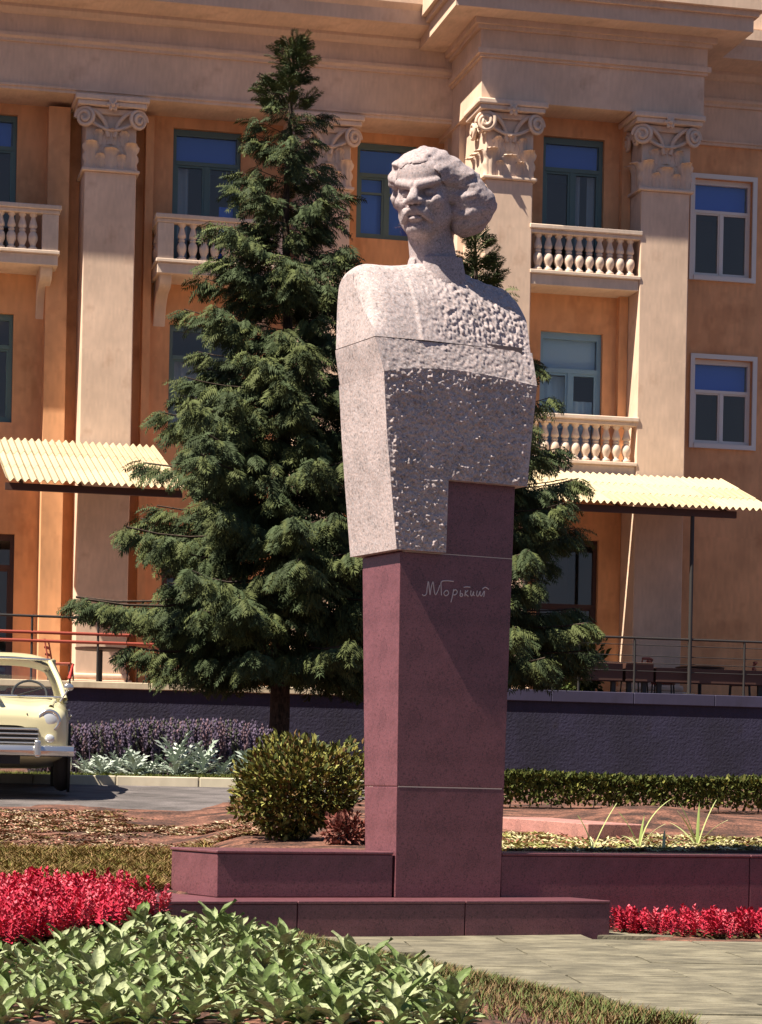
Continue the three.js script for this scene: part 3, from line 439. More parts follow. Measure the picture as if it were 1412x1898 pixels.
{
  const bu = thing('granite_bust', 'grey-mauve stone bust of a long-haired moustached man, set on the burgundy pedestal', 'statue'); MO.place(bu);
  const xlT = [[2.72, -0.07], [3.2, -0.135], [3.55, -0.18], [3.97, -0.225], [4.2, -0.265], [4.5, -0.262], [4.76, -0.260], [4.83, -0.235]], xrT = [[2.72, 0.96], [3.26, 0.985], [3.98, 1.03], [4.2, 1.04], [4.5, 1.075], [4.66, 1.065], [4.8, 0.99]];
  const xl = y => table(y, xlT), xr = y => table(y, xrT), wb = y => table(y, [[2.72, -0.68], [4.2, -0.60]]), wf = y => table(y, [[2.72, 0.058], [3.6, 0.085], [4.1, 0.115]]);
  const edgeFade = (u, v) => Math.min(1, u * 30, (1 - u) * 30, v * 30 + 0.15, (1 - v) * 30 + 0.15);
  const yE = t => 3.962 + 0.058 * Math.sin(Math.PI * Math.pow(t, 0.85)) + 0.012 * t;
  const body = (x0f, x1f, yb, yt, nu, nv, R) => [ // front, left, right, back, bottom, top
    patch(nu, nv, (u, v) => { const y = lerp(yb, typeof yt === 'function' ? yt(u) : yt, v), x = lerp(x0f(y), x1f(y), u); return [x, y, wf(y) + R * edgeFade(u, v) * (pits(x, y, 0) + 0.35 * noise3(x * 18, y * 18, 7))]; }),
    patch(50, nv, (u, v) => { const y = lerp(yb, typeof yt === 'function' ? yt(0) : yt, v), w = lerp(wb(y), wf(y), u), x = x0f(y); return [x + 0.0016 * edgeFade(u, v) * pits(x, y * 1.3, w * 1.3), y, w]; }),
    patch(50, nv, (u, v) => { const y = lerp(yb, typeof yt === 'function' ? yt(1) : yt, v), w = lerp(wf(y), wb(y), u), x = x1f(y); return [x + R * 0.6 * edgeFade(u, v) * pits(x, y, w), y, w]; }),
    patch(20, 20, (u, v) => { const y = lerp(yb, typeof yt === 'function' ? yt(1 - u) : yt, v); return [lerp(x1f(y), x0f(y), u), y, wb(y)]; }),
    patch(12, 4, (u, v) => [lerp(x0f(yb), x1f(yb), u), yb, lerp(wb(yb), wf(yb), v)]),
    patch(40, 4, (u, v) => { const y = typeof yt === 'function' ? yt(u) : yt; return [lerp(x0f(y), x1f(y), u), y, lerp(wf(y), wb(y), v)]; })];
  const up = body(xl, xr, 3.245, yE, 230, 150, 0.015); up[4] = patch(12, 4, (u, v) => [lerp(xl(3.245), xr(3.245), u), 3.245, lerp(wb(3.245), wf(3.245), v)]);
  part('torso_block', up, MAT.stoneRough, bu);
  part('lower_corner_block', body(xl, () => 0.33, 2.723, 3.2445, 90, 100, 0.015), MAT.stoneRough, bu);
  // band above the curved ledge, leaning back
  const wband = (u, v) => lerp(0.109, 0.050, v) - 0.045 * v * Math.pow((u - 0.3) / 0.7, 2);
  const bandTop = u => 4.213 + 0.02 * u;
  const wbB = -0.60;
  part('torso_band', [
    patch(170, 34, (u, v) => { const y = lerp(yE(u) + 0.001, bandTop(u), v), x = lerp(xl(y), xr(y), u); return [x, y, wband(u, v) + 0.008 * edgeFade(u, v) * pits(x, y, 2) * lerp(0.5, 1, u)]; }),
    patch(40, 10, (u, v) => { const y = lerp(yE(0) + 0.001, bandTop(0), v); return [xl(y), y, lerp(wbB, wband(0, v), u)]; }),
    patch(40, 10, (u, v) => { const y = lerp(yE(1) + 0.001, bandTop(1), v); return [xr(y), y, lerp(wband(1, v), wbB, u)]; }),
    patch(4, 4, (u, v) => { const y = lerp(yE(1 - u) + 0.001, bandTop(1 - u), v); return [lerp(xr(y), xl(y), u), y, wbB]; }),
    patch(40, 3, (u, v) => { const y = bandTop(u); return [lerp(xl(y), xr(y), u), y, lerp(wband(u, 1), wbB, v)]; }),
    patch(40, 3, (u, v) => { const y = yE(u) + 0.001; return [lerp(xl(y), xr(y), u), y, lerp(wbB, wband(u, 0), v)]; })], MAT.stoneRough, bu);
  part('joint_core', box(-0.24, 0.95, 4.18, 4.26, -0.57, 0.02), std(0.16, 0.12, 0.12, 0.95), bu);
  // shoulders and chest
  const prof = new THREE.CatmullRomCurve3([[0.052, 4.228], [-0.005, 4.36], [-0.075, 4.50], [-0.17, 4.62], [-0.255, 4.70], [-0.35, 4.735], [-0.46, 4.735], [-0.555, 4.70], [-0.585, 4.58], [-0.59, 4.228]].map(([w, y]) => V3(w, y, 0)));
  const PP = prof.getPoints(160);
  const chest = (u, v) => {
    const q = PP[Math.round(v * 160)], base = bandTop(u) + 0.006, c = (u - 0.52) * 2;
    let top = lerp(4.82, 4.755, u) + 0.10 * Math.exp(-Math.pow((u - 0.55) / 0.24, 2)) - 0.045 * Math.pow(Math.abs(c), 18);
    const y = base + (q.y - 4.228) / 0.507 * (top - base), xx = lerp(xl(y), xr(y), u);
    const front = v < 0.42 ? 1 : clamp((0.55 - v) / 0.13, 0, 1);
    let w = q.x - front * (0.075 * Math.pow((u - 0.3) / 0.7, 2));
    { const k = clamp(1 - (xx - xl(y)) / 0.15, 0, 1); w -= front * 0.13 * (1 - Math.sqrt(1 - k * k * 0.98)) * sst(4.24, 4.5, y); }
    const rough = lerp(0.003, 0.015, sst(0.25, 0.6, u)) * edgeFade(u, v) * (v < 0.55 ? 1 : 0.5);
    w += rough * pits(xx, y, 5) + front * (0.012 * Math.exp(-Math.pow((xx - 0.105) / 0.014, 2)) + 0.010 * sst(0.1, 0.13, xx) - 0.010 * sst(0.13, 0.35, xx));
    return [xx, y + rough * 0.6 * pits(xx, w, 8), w];
  };
  const fan = (u, flip) => { const P = []; for (let i = 0; i < 160; i++) { const a = chest(u, i / 160), b = chest(u, (i + 1) / 160), c = [a[0], 4.27, -0.27]; P.push(...(flip ? [...a, ...c, ...b] : [...a, ...b, ...c])); } const a = chest(u, 0), b = chest(u, 1), c = [a[0], 4.27, -0.27]; P.push(...(flip ? [...b, ...c, ...a] : [...b, ...a, ...c])); const g = new THREE.BufferGeometry(); g.setAttribute('position', new THREE.Float32BufferAttribute(P, 3)); g.computeVertexNormals(); return g; };
  part('shoulders', [patch(170, 160, chest), fan(0, true), fan(1, false), patch(30, 2, (u, v) => { const a = chest(u, 0), b = chest(u, 1); return [lerp(a[0], b[0], v), lerp(a[1], b[1], v), lerp(a[2], b[2], v)]; })], MAT.stoneRough, bu);

  // ---- head, neck and collar: one continuous surface from a distance field (unit = head height)
  const S = 0.655, yaw = -20 * Math.PI / 180 - MO.a, hc = MO.hit(789, 366, -0.36);
  const sm = (a, b, k) => { const h = Math.max(k - Math.abs(a - b), 0) / k; return Math.min(a, b) - h * h * k * 0.25; };
  const sM = (a, b, k) => -sm(-a, -b, k);
  const ell = (p, c, r) => { const x = (p[0] - c[0]) / r[0], y = (p[1] - c[1]) / r[1], z = (p[2] - c[2]) / r[2], k0 = Math.hypot(x, y, z), k1 = Math.hypot(x / r[0], y / r[1], z / r[2]); return k1 < 1e-6 ? -Math.min(...r) : k0 * (k0 - 1) / k1; };
  const cap = (p, a, b, ra, rb) => { const d = [b[0] - a[0], b[1] - a[1], b[2] - a[2]], q = [p[0] - a[0], p[1] - a[1], p[2] - a[2]]; const t = clamp((q[0] * d[0] + q[1] * d[1] + q[2] * d[2]) / (d[0] * d[0] + d[1] * d[1] + d[2] * d[2]), 0, 1); return Math.hypot(q[0] - d[0] * t, q[1] - d[1] * t, q[2] - d[2] * t) - lerp(ra, rb, t); };
  const sdf = (x, y, z) => {
    const p = [x, y, z], m = [Math.abs(x), y, z];
    let f = ell(p, [0, 0.10, -0.05], [0.315, 0.36, 0.41]);
    f = sm(f, ell(p, [0, -0.12, 0.10], [0.275, 0.33, 0.26]), 0.08);
    f = sm(f, cap(m, [0.22, -0.20, -0.02], [0.06, -0.40, 0.21], 0.10, 0.09), 0.08);
    f = sm(f, ell(p, [0, -0.40, 0.27], [0.10, 0.075, 0.075]), 0.05);
    f = sm(f, ell(m, [0.19, -0.10, 0.23], [0.085, 0.065, 0.09]), 0.08);               // cheekbones
    f = sm(f, ell(p, [0, 0.22, 0.22], [0.26, 0.17, 0.15]), 0.08);                       // forehead
    f = sM(f, -ell(m, [0.137, -0.02, 0.375], [0.12, 0.075, 0.135]), 0.025);           // eye sockets
    f = sm(f, cap(m, [0.035, 0.045, 0.372], [0.225, 0.105, 0.275], 0.052, 0.046), 0.025);   // brows, drawn together
    f = sm(f, ell(m, [0.125, -0.014, 0.255], [0.065, 0.040, 0.05]), 0.02);              // eyelids
    f = sM(f, -cap(m, [0.10, -0.075, 0.36], [0.17, -0.10, 0.31], 0.012, 0.012), 0.03);
    f = sm(f, cap(p, [0, 0.05, 0.335], [0, -0.125, 0.455], 0.036, 0.062), 0.03);        // nose
    f = sm(f, ell(m, [0.062, -0.135, 0.395], [0.046, 0.04, 0.055]), 0.025);
    f = sM(f, -ell(m, [0.032, -0.182, 0.43], [0.022, 0.016, 0.03]), 0.01);
    f = sM(f, -cap(m, [0.10, -0.14, 0.36], [0.165, -0.26, 0.29], 0.012, 0.016), 0.04);  // folds beside the nose
    const st = 0.006 * Math.sin((m[0] * 60) + y * 50);
    f = sm(f, Math.min(cap(m, [0.0, -0.225, 0.375], [0.10, -0.245, 0.35], 0.05, 0.054), cap(m, [0.10, -0.245, 0.35], [0.18, -0.325, 0.27], 0.054, 0.026)) + st, 0.012); // moustache
    f = sM(f, -cap(m, [0, -0.285, 0.42], [0.07, -0.292, 0.385], 0.006, 0.005), 0.012);
    f = sm(f, ell(p, [0, -0.318, 0.345], [0.085, 0.032, 0.05]), 0.015);                 // lower lip
    f = sM(f, -cap(m, [0, -0.358, 0.40], [0.08, -0.365, 0.36], 0.020, 0.014), 0.03);
    // neck and stand-up collar
    f = sm(f, cap(p, [0, -0.30, -0.12], [0.09, -0.95, -0.17], 0.245, 0.275), 0.10);
    const cr = Math.hypot(x - 0.075, (z + 0.16)) - lerp(0.30, 0.37, clamp((-0.66 - y) / 0.32, 0, 1));
    let col = Math.max(cr, y + 0.66 + 0.10 * clamp(z + 0.2, 0, 0.5) + 0.02 * noise3(x * 9, y * 9, z * 9), -(y + 1.15));
    col = Math.max(col, -(Math.max(Math.abs(x + 0.02) - 0.035 - 0.14 * clamp(y + 0.88, 0, 1), -(z - 0.05), -(y + 0.90))));
    f = sm(f, col, 0.02);
    return f;
  };
  const hairSdf = (x, y, z) => {
    const p = [x, y, z], m = [Math.abs(x), y, z];
    // hair: brushed back from the forehead, long at the sides and nape, cut in coarse locks
    const flow = noise3(x * 3.5 + 3, y * 9 + z * 4, z * 3.5) * 0.030 + noise3(x * 9, y * 18 + z * 9, z * 8) * 0.018 + 0.004 * noise3(x * 40, y * 40, z * 40);
    const hairline = 0.275 - 0.06 * sst(0.10, 0.30, m[0]) - 0.55 * sst(0.24, 0.345, m[0]);
    let top = ell(p, [0, 0.22, -0.06], [0.385, 0.315, 0.45]);
    top = Math.max(top, -(y - (z > 0 ? hairline : lerp(hairline, -0.4, clamp(-z * 4, 0, 1))) ) * 0.8, z > 0.1 ? -(ell(p, [0, 0.05, 0.36], [0.27, 0.235, 0.22])) : -1);
    let mass = ell(m, [0.25, 0.02, -0.30], [0.165, 0.33, 0.25]);
    mass = sm(mass, ell(p, [0, -0.04, -0.42], [0.36, 0.37, 0.24]), 0.12);
    mass = sm(mass, ell(p, [0.465, -0.04, -0.25], [0.245, 0.26, 0.28]), 0.10);
    mass = sm(mass, ell(p, [0.40, -0.22, -0.22], [0.185, 0.20, 0.22]), 0.08);
    mass = sm(mass, ell(p, [0.36, 0.19, -0.18], [0.19, 0.19, 0.28]), 0.12);
    mass = sm(mass, ell(p, [-0.36, 0.22, -0.02], [0.085, 0.12, 0.16]), 0.06);
    mass = sm(mass, ell(m, [0.35, 0.06, -0.12], [0.075, 0.15, 0.10]), 0.05);
    return sm(top, mass, 0.14) + flow;
  };
  const field = (fn, name, parent) => {
    const RES = 120, half = 1.0, cy0 = -0.19, mc = new MarchingCubes(RES, new THREE.MeshBasicMaterial(), false, false, 160000); mc.isolation = 0;
    for (let k = 0; k < RES; k++) for (let j = 0; j < RES; j++) for (let i = 0; i < RES; i++) mc.field[i + j * RES + k * RES * RES] = -fn((i - RES / 2) / (RES / 2) * half, (j - RES / 2) / (RES / 2) * half + cy0, (k - RES / 2) / (RES / 2) * half);
    mc.update();
    let g = new THREE.BufferGeometry(); g.setAttribute('position', new THREE.BufferAttribute(new Float32Array(mc.positionArray.slice(0, mc.count * 3)), 3));
    g = mergeVertices(g, 1e-4); g.computeVertexNormals();
    g.translate(0, cy0, 0); g.scale(S, S, S); g.rotateY(yaw); g.translate(hc.x, hc.y, -0.36);
    return part(name, clean(g), MAT.stoneHead, parent);
  };
  const head = field(sdf, 'head', bu); field(hairSdf, 'hair', head);
}
// ---------------------------------------------------------------- plants
const leafMat = (r, g, b, o = {}) => new THREE.MeshPhysicalMaterial({ color: C(r, g, b), roughness: 0.6, side: THREE.DoubleSide, specularIntensity: 0.35, ...o });
const M4 = (p, q, s) => new THREE.Matrix4().compose(p, q, s);
const Q = (x, y, z, o = 'YXZ') => new THREE.Quaternion().setFromEuler(new THREE.Euler(x, y, z, o));
const quatTo = (dir, roll = 0) => { const q = new THREE.Quaternion().setFromUnitVectors(V3(0, 0, 1), dir.clone().normalize()); return q.multiply(new THREE.Quaternion().setFromAxisAngle(V3(0, 0, 1), roll)); };
function blade(len, wid, bend, nv = 3) { // pointed leaf along +z, bending down (-y)
  const P = [], I = []; for (let j = 0; j <= nv; j++) { const v = j / nv, w = wid * (v < 0.4 ? 0.35 + 1.6 * v : 1 - Math.pow((v - 0.4) / 0.6, 2)) / 2; for (const u of [-1, 0, 1]) P.push(u * w, -bend * v * v * len - Math.abs(u) * -0.25 * w, v * len); }
  for (let j = 0; j < nv; j++) for (let i = 0; i < 2; i++) { const a = j * 3 + i; I.push(a, a + 1, a + 3, a + 1, a + 4, a + 3); }
  const g = new THREE.BufferGeometry(); g.setAttribute('position', new THREE.Float32BufferAttribute(P, 3)); g.setIndex(I); g.computeVertexNormals(); return clean(g);
}
// ---- spruces
function sprayGeo(r) { // a drooping twig along +z with needle-clad side twiglets
  const gs = [], L = 0.30;
  const tw = (z, side, len, lift) => { const g = new THREE.BufferGeometry(); const w = 0.0115; const y = -0.25 * z * z / L; const dx = side * 0.75, dz = 0.66, nx = dz, nz = -dx;
    const a = [0, y, z], b = [dx * len * 0.45 + nx * w, y - 0.10 * len + lift, z + dz * len * 0.45 + nz * w], c = [dx * len * 0.45 - nx * w, y - 0.10 * len + lift, z + dz * len * 0.45 - nz * w], d = [dx * len, y - 0.42 * len, z + dz * len];
    g.setAttribute('position', new THREE.Float32BufferAttribute([...a, ...b, ...c, ...b, ...d, ...c], 3)); g.computeVertexNormals(); gs.push(g); };
  for (let i = 0; i < 9; i++) { const z = 0.01 + i * 0.031, len = 0.145 * (1 - 0.55 * i / 9) * (0.8 + 0.4 * r()); tw(z, 1, len, (r() - 0.3) * 0.03); tw(z, -1, len, (r() - 0.3) * 0.03); if (i % 2) tw(z, (r() - 0.5) * 0.5, len * 0.6, 0.045); }
  tw(L * 0.85, 0, 0.1, 0); return mergeGeometries(gs);
}
const rs = mulberry(99); const sprays = [sprayGeo(rs), sprayGeo(rs), sprayGeo(rs)];
const needleMat = leafMat(1, 1, 1, { roughness: 0.75 });
const barkMat = std(0.085, 0.055, 0.04, 0.95, { map: tex(256, 0.4, (u, v) => { const k = 0.75 + tnoise(u, v * 0.25, 24, 3) * 0.25 + tfbm(u, v, 8, 4, 8) * 0.3; return [k, k, k]; }) });
function spruce(label, base, H, radius, seed, h0, droop = 0.34) {
  const r = mulberry(seed), t = thing('spruce_tree', label, 'tree', 'spruces before the terrace wall'); t.position.copy(base);
  const lean = V3((r() - 0.5) * 0.12, 0, (r() - 0.5) * 0.12);
  const axis = h => V3(lean.x * h / H + 0.04 * Math.sin(h * 1.3), h, lean.z * h / H);
  const tg = []; for (let i = 0; i < 12; i++) { const a = i / 12 * H, b = (i + 1) / 12 * H; tg.push(rod(axis(a), axis(b), 0.015 + 0.15 * (1 - a / H), 10, 0.015 + 0.15 * (1 - b / H))); }
  part('trunk', tg, barkMat, t);
  const branch = [], lists = [[], [], []], cols = [[], [], []];
  const put = (p, dir, sc, roll, tipness) => { const k = Math.floor(r() * 3); lists[k].push(M4(p, quatTo(dir, roll), V3(sc, sc, sc))); const v = 0.75 + 0.5 * r(), y = r() < 0.2 + 0.25 * tipness ? 1.5 : 1; cols[k].push(C(0.042 * v * (y > 1 ? 1.75 : 1), 0.060 * v * (y > 1 ? 1.5 : 1), 0.026 * v * (y > 1 ? 1.2 : 1))); };
  let h = h0;
  while (h < H - 0.12) {
    const f = h / H, R = radius(f), n = Math.max(4, Math.round(4.2 + R * 1.75)), a0 = r() * TAU;
    for (let i = 0; i < n; i++) {
      const a = a0 + (i + (r() - 0.5) * 0.7) / n * TAU, len = R * (0.48 + 0.62 * r()) * (r() < 0.15 ? 1.15 : 1), hh = h + (r() - 0.5) * 0.22;
      const dx = Math.cos(a), dz = Math.sin(a), dr = droop * (1 - 0.75 * f) * (0.7 + 0.6 * r()), up = 0.55 * Math.pow(f, 3);
      const P = s => { const c = axis(hh); return V3(c.x + dx * len * s, hh + len * (up * s - dr * s + 0.34 * dr * s * s * s + 0.08 * s * s), c.z + dz * len * s); };
      if (len > 0.3) branch.push(clean(new THREE.TubeGeometry(new THREE.CatmullRomCurve3([P(0), P(0.35), P(0.7), P(1)]), 5, 0.005 + 0.006 * len * (1 - f), 4)));
      const m = Math.ceil(len / 0.062);
      for (let k = 0; k <= m; k++) {
        const s = lerp(0.16, 1.0, k / m), p = P(s), q = P(Math.min(1.05, s + 0.05)).sub(P(s)).normalize(), sideV = V3(-dz, 0, dx);
        const spread = 0.30 * len * Math.sin(Math.PI * Math.pow(s, 0.8)) + 0.04;
        const cnt = s > 0.9 ? 3 : s < 0.35 ? 1 : 2 + (r() < 0.5 ? 1 : 0);
        for (let c = 0; c < cnt; c++) {
          const sd = (r() - 0.5) * 2, pp = p.clone().addScaledVector(sideV, sd * spread * r()); pp.y -= Math.abs(sd) * spread * 0.25 + (r() - 0.4) * 0.10;
          const d = q.clone().multiplyScalar(0.75).addScaledVector(sideV, sd * 0.85); d.y -= 0.22 + 0.8 * r() * (s > 0.5 ? 1 : 0.6); if (f > 0.9) d.y += 0.7;
          put(pp, d, (0.75 + 0.55 * r()) * (0.62 + 0.38 * Math.min(1, len)), (r() - 0.5) * 1.2, s);
        }
      }
    }
    h += 0.17 + 0.18 * r();
  }
  for (let i = 0; i < 8; i++) put(axis(H - 0.05 - i * 0.07), V3(Math.cos(i * 2.4) * 0.5, 0.9, Math.sin(i * 2.4) * 0.5), 0.6, 0, 1);
  put(axis(H - 0.1), V3(0, 1, 0.05), 0.9, 0, 1);
  part('branches', branch, barkMat, t);
  for (let k = 0; k < 3; k++) stuff(instanced('crown', sprays[k], needleMat, lists[k], cols[k], t));
}
const rad1 = f => table(f, [[0, 1.8], [0.1, 2.0], [0.2, 2.5], [0.31, 2.85], [0.40, 2.25], [0.55, 1.65], [0.66, 1.2], [0.78, 0.85], [0.88, 0.52], [0.95, 0.34], [1, 0.06]]);
{ const z = -36, X = at(512, 1400, 36).x; spruce('tall drooping spruce standing beside the bust, in front of the projecting balcony', V3(X, groundW(X, z), z), at(535, 78, 36).y - groundW(X, z), rad1, 5, 1.75); }
const rad2 = f => table(f, [[0, 1.5], [0.15, 1.65], [0.35, 1.7], [0.55, 1.45], [0.75, 0.82], [0.9, 0.42], [1, 0.05]]);
{ const z = -37.2, X = at(872, 1400, 37.2).x; spruce('shorter spruce half hidden behind the stone bust, reaching the lower balustrade', V3(X, groundW(X, z), z), at(884, 428, 37.2).y - groundW(X, z), rad2, 23, 1.9); }

// ---- leafy shrubs: stems and leaves through the whole volume
function shrub(name, label, cat, c, rx, ry, rz, n, cols, leafLen, seed, group) {
  const r = mulberry(seed), t = thing(name, label, cat, group); t.position.copy(c);
  const stems = []; for (let i = 0; i < 12; i++) { const a = r() * TAU, e = V3(Math.cos(a) * rx * 0.7 * r(), ry * (0.7 + 0.9 * r()), Math.sin(a) * rz * 0.7 * r()); stems.push(tube([V3(Math.cos(a) * 0.05, -0.02, Math.sin(a) * 0.05), V3(e.x * 0.4, e.y * 0.5, e.z * 0.4), e], 0.008, 6, 5)); }
  part('stems', stems, barkMat, t);
  const ms = [], cs = [];
  for (let i = 0; i < n; i++) {
    const u = r() * 2 - 1, a = r() * TAU, s = Math.sqrt(1 - u * u), d = V3(s * Math.cos(a), u, s * Math.sin(a));
    const bump = 1 + 0.38 * noise3(d.x * 2.6 + seed, d.y * 2.6, d.z * 2.6) + 0.12 * noise3(d.x * 7, d.y * 7 + seed, d.z * 7), k = Math.pow(r(), 0.28) * bump;
    const p = V3(d.x * rx * k, ry * (1 + d.y * k) * 1.0, d.z * rz * k); const low = sst(0.0, 0.55, p.y / ry); p.x *= 0.62 + 0.38 * low; p.z *= 0.62 + 0.38 * low; if (p.y < 0.02) continue;
    const dir = d.clone().addScaledVector(V3(r() - 0.5, r() - 0.2, r() - 0.5), 1.5), sc = 0.7 + 0.7 * r(); ms.push(M4(p, quatTo(dir, r() * TAU), V3(sc, sc, sc)));
    const cc = cols[Math.floor(r() * cols.length)], v = 0.75 + 0.5 * r(); cs.push(C(cc[0] * v, cc[1] * v, cc[2] * v));
  }
  stuff(instanced('foliage', blade(leafLen, leafLen * 0.55, 0.25, 2), leafMat(1, 1, 1), ms, cs, t)); return t;
}
{ const z = -20, p = at(552, 1565, 20); shrub('rounded_shrub', 'dense rounded olive-green shrub beside the pedestal', 'shrub', V3(p.x, groundW(p.x, z) - 0.01, z), 0.545, 0.415, 0.5, 9000, [[0.09, 0.10, 0.022], [0.05, 0.065, 0.018], [0.16, 0.14, 0.03], [0.12, 0.07, 0.025], [0.24, 0.24, 0.07]], 0.046, 61); }
{ const p = at(640, 1566, 19.3); shrub('red_leaved_shrub', 'small dark red leaved shrub tucked between green shrub and pedestal', 'shrub', V3(p.x, groundW(p.x, -19.3) - 0.01, -19.3), 0.17, 0.13, 0.15, 900, [[0.16, 0.045, 0.035], [0.09, 0.03, 0.025], [0.25, 0.10, 0.08]], 0.04, 62); }
{ const p = FA.world(FA.hit(1075, 1200, 1.7).x, TY - 0.02, 1.7); shrub('leafy_shrub', 'leafy shrub rising behind the iron railing next to the shorter spruce', 'shrub', p, 0.40, 0.68, 0.35, 2000, [[0.06, 0.09, 0.02], [0.10, 0.11, 0.03], [0.035, 0.05, 0.015]], 0.09, 63); }
{ // clipped hedge in front of the blue wall
  const r = mulberry(71), t = thing('clipped_hedge', 'low clipped green hedge in front of the blue wall', 'hedge'); const ms = [], cs = [], stems = [];
  for (let i = 0; i < 17000; i++) { const X = 0.6 + 5.2 * r(), dz = (r() - 0.5) * 0.7, e = Math.max(0, fbm(X * 2.3, dz * 3, 9)) * 0.16, Hh = 0.345 + fbm(X * 1.5, 0, 4) * 0.05, surf = r(); let y = Hh * (0.06 + 0.94 * Math.pow(r(), 0.6)), zz = dz; if (surf < 0.45) zz = 0.35 - r() * 0.07 + fbm(X * 4, y * 6, 2) * 0.06; else if (surf < 0.7) y = Hh - r() * 0.05 + e * 0.3;
    const z = -26.3 + zz + 0.02 * X; ms.push(M4(V3(X, groundW(X, z) + y, z), quatTo(V3(r() - 0.5, r() * 0.9, r() - 0.1), r() * TAU), V3(1, 1, 1).multiplyScalar(0.7 + 0.6 * r()))); const v = 0.6 + 0.7 * r(), b = r() < 0.2; cs.push(b ? C(0.17 * v, 0.17 * v, 0.045 * v) : C(0.07 * v, 0.085 * v, 0.022 * v)); }
  for (let X = 0.7; X < 5.8; X += 0.22) stems.push(rod(V3(X, groundW(X, -26.3) - 0.02, -26.3 + (r() - 0.5) * 0.3), V3(X + (r() - 0.5) * 0.1, groundW(X, -26.3) + 0.3, -26.3), 0.008, 5));
  part('stems', stems, barkMat, t); stuff(instanced('foliage', blade(0.05, 0.032, 0.2, 2), leafMat(1, 1, 1), ms, cs, t));
}
// ---- ground cover, flower masses (nobody could count them)
function scatter(name, label, cat, g, mat, n, seed, fn) { const r = mulberry(seed), ms = [], cs = []; for (let i = 0; i < n; i++) { const o = fn(r, i); if (!o) continue; ms.push(o[0]); cs.push(o[1]); } const m = instanced(numbered(name), g, mat, ms, cs, scene); return tag(m, label, cat, undefined, 'stuff'); }
const onGround = (px, d, dy = 0) => { const X = at(px, 1500, d).x; return V3(X, groundW(X, -d) + dy, -d); };
const tuft = (() => { const gs = []; for (let i = 0; i < 5; i++) { const g = blade(0.10, 0.035, 0.5, 2); g.rotateX(-0.7 - 0.1 * (i % 2)); g.rotateY(i * TAU / 5); gs.push(g); } return mergeGeometries(gs); })();
scatter('low_bedding_plants', 'low straggly bedding plants with dry pinkish leaves on the brown soil bed', 'bedding plants', tuft, leafMat(1, 1, 1, { roughness: 0.8 }), 11000, 81, r => {
  const d = 20.6 + 4.1 * Math.pow(r(), 1.3), p = onGround(-60 + 560 * r(), d, -0.01); if (fbm(p.x * 1.4, p.z * 1.4, 6) < -0.30 + (d - 21) * 0.06) return null; if (MO.local(p)[0] > -1.0 && MO.local(p)[1] > -0.95) return null;
  const s = 0.3 + 0.45 * r(), k = r(), v = 0.7 + 0.6 * r(); return [M4(p, Q((r() - 0.5) * 0.6, r() * TAU, 0), V3(s, s, s)), k < 0.42 ? C(0.26 * v, 0.12 * v, 0.085 * v) : k < 0.75 ? C(0.42 * v, 0.32 * v, 0.22 * v) : C(0.13 * v, 0.10 * v, 0.035 * v)];
});
const grassG = (() => { const gs = []; const r = mulberry(5); for (let i = 0; i < 6; i++) { const g = blade(0.09 + 0.05 * r(), 0.010, 0.4, 2); g.rotateX(-1.0 - 0.35 * r()); g.rotateY(r() * TAU); g.translate((r() - 0.5) * 0.06, 0, (r() - 0.5) * 0.06); gs.push(g); } return mergeGeometries(gs); })();
scatter('olive_grass', 'short olive brown grass behind the scarlet flowers', 'grass', grassG, leafMat(1, 1, 1, { roughness: 0.8 }), 8500, 82, r => {
  const d = 17.6 + 3.1 * r(), p = onGround(-80 + 470 * r(), d, -0.015), [mx, mw] = MO.local(p); if (mx > -1.42 && mw > -0.9) return null; const s = 0.7 + 0.7 * r(), v = 0.65 + 0.6 * r(), k = r();
  return [M4(p, Q(0, r() * TAU, 0), V3(s, s * (0.3 + 0.35 * r()), s)), k < 0.5 ? C(0.20 * v, 0.135 * v, 0.05 * v) : k < 0.8 ? C(0.13 * v, 0.12 * v, 0.03 * v) : C(0.26 * v, 0.16 * v, 0.08 * v)];
});
scatter('kerb_grass', 'green grass verge along the pale kerb below the lavender', 'grass', grassG, leafMat(1, 1, 1, { roughness: 0.8 }), 5200, 83, r => { const d = 30.2 + 1.2 * r(), p = onGround(-40 + 660 * r(), d, 0.0), s = 0.9 + 0.9 * r(), v = 0.7 + 0.6 * r(); return [M4(p, Q(0, r() * TAU, 0), V3(s, s, s)), C(0.10 * v, 0.115 * v, 0.025 * v)]; });
scatter('pale_ground_cover', 'pale low ground cover on the soil bed behind the long granite wall', 'ground cover', tuft, leafMat(1, 1, 1, { roughness: 0.8 }), 4200, 84, r => {
  const d = 18.9 + 2.6 * Math.pow(r(), 1.3), p = onGround(925 + 560 * r(), d, -0.01), [mx, mw] = MO.local(p); if (mw > -0.58 || mx < 0.95) return null; const s = 0.35 + 0.5 * r(), v = 0.7 + 0.6 * r(), k = r();
  return [M4(p, Q((r() - 0.5) * 0.8, r() * TAU, 0), V3(s, s, s)), k < 0.5 ? C(0.46 * v, 0.41 * v, 0.23 * v) : k < 0.8 ? C(0.22 * v, 0.22 * v, 0.07 * v) : C(0.25 * v, 0.10 * v, 0.07 * v)];
});
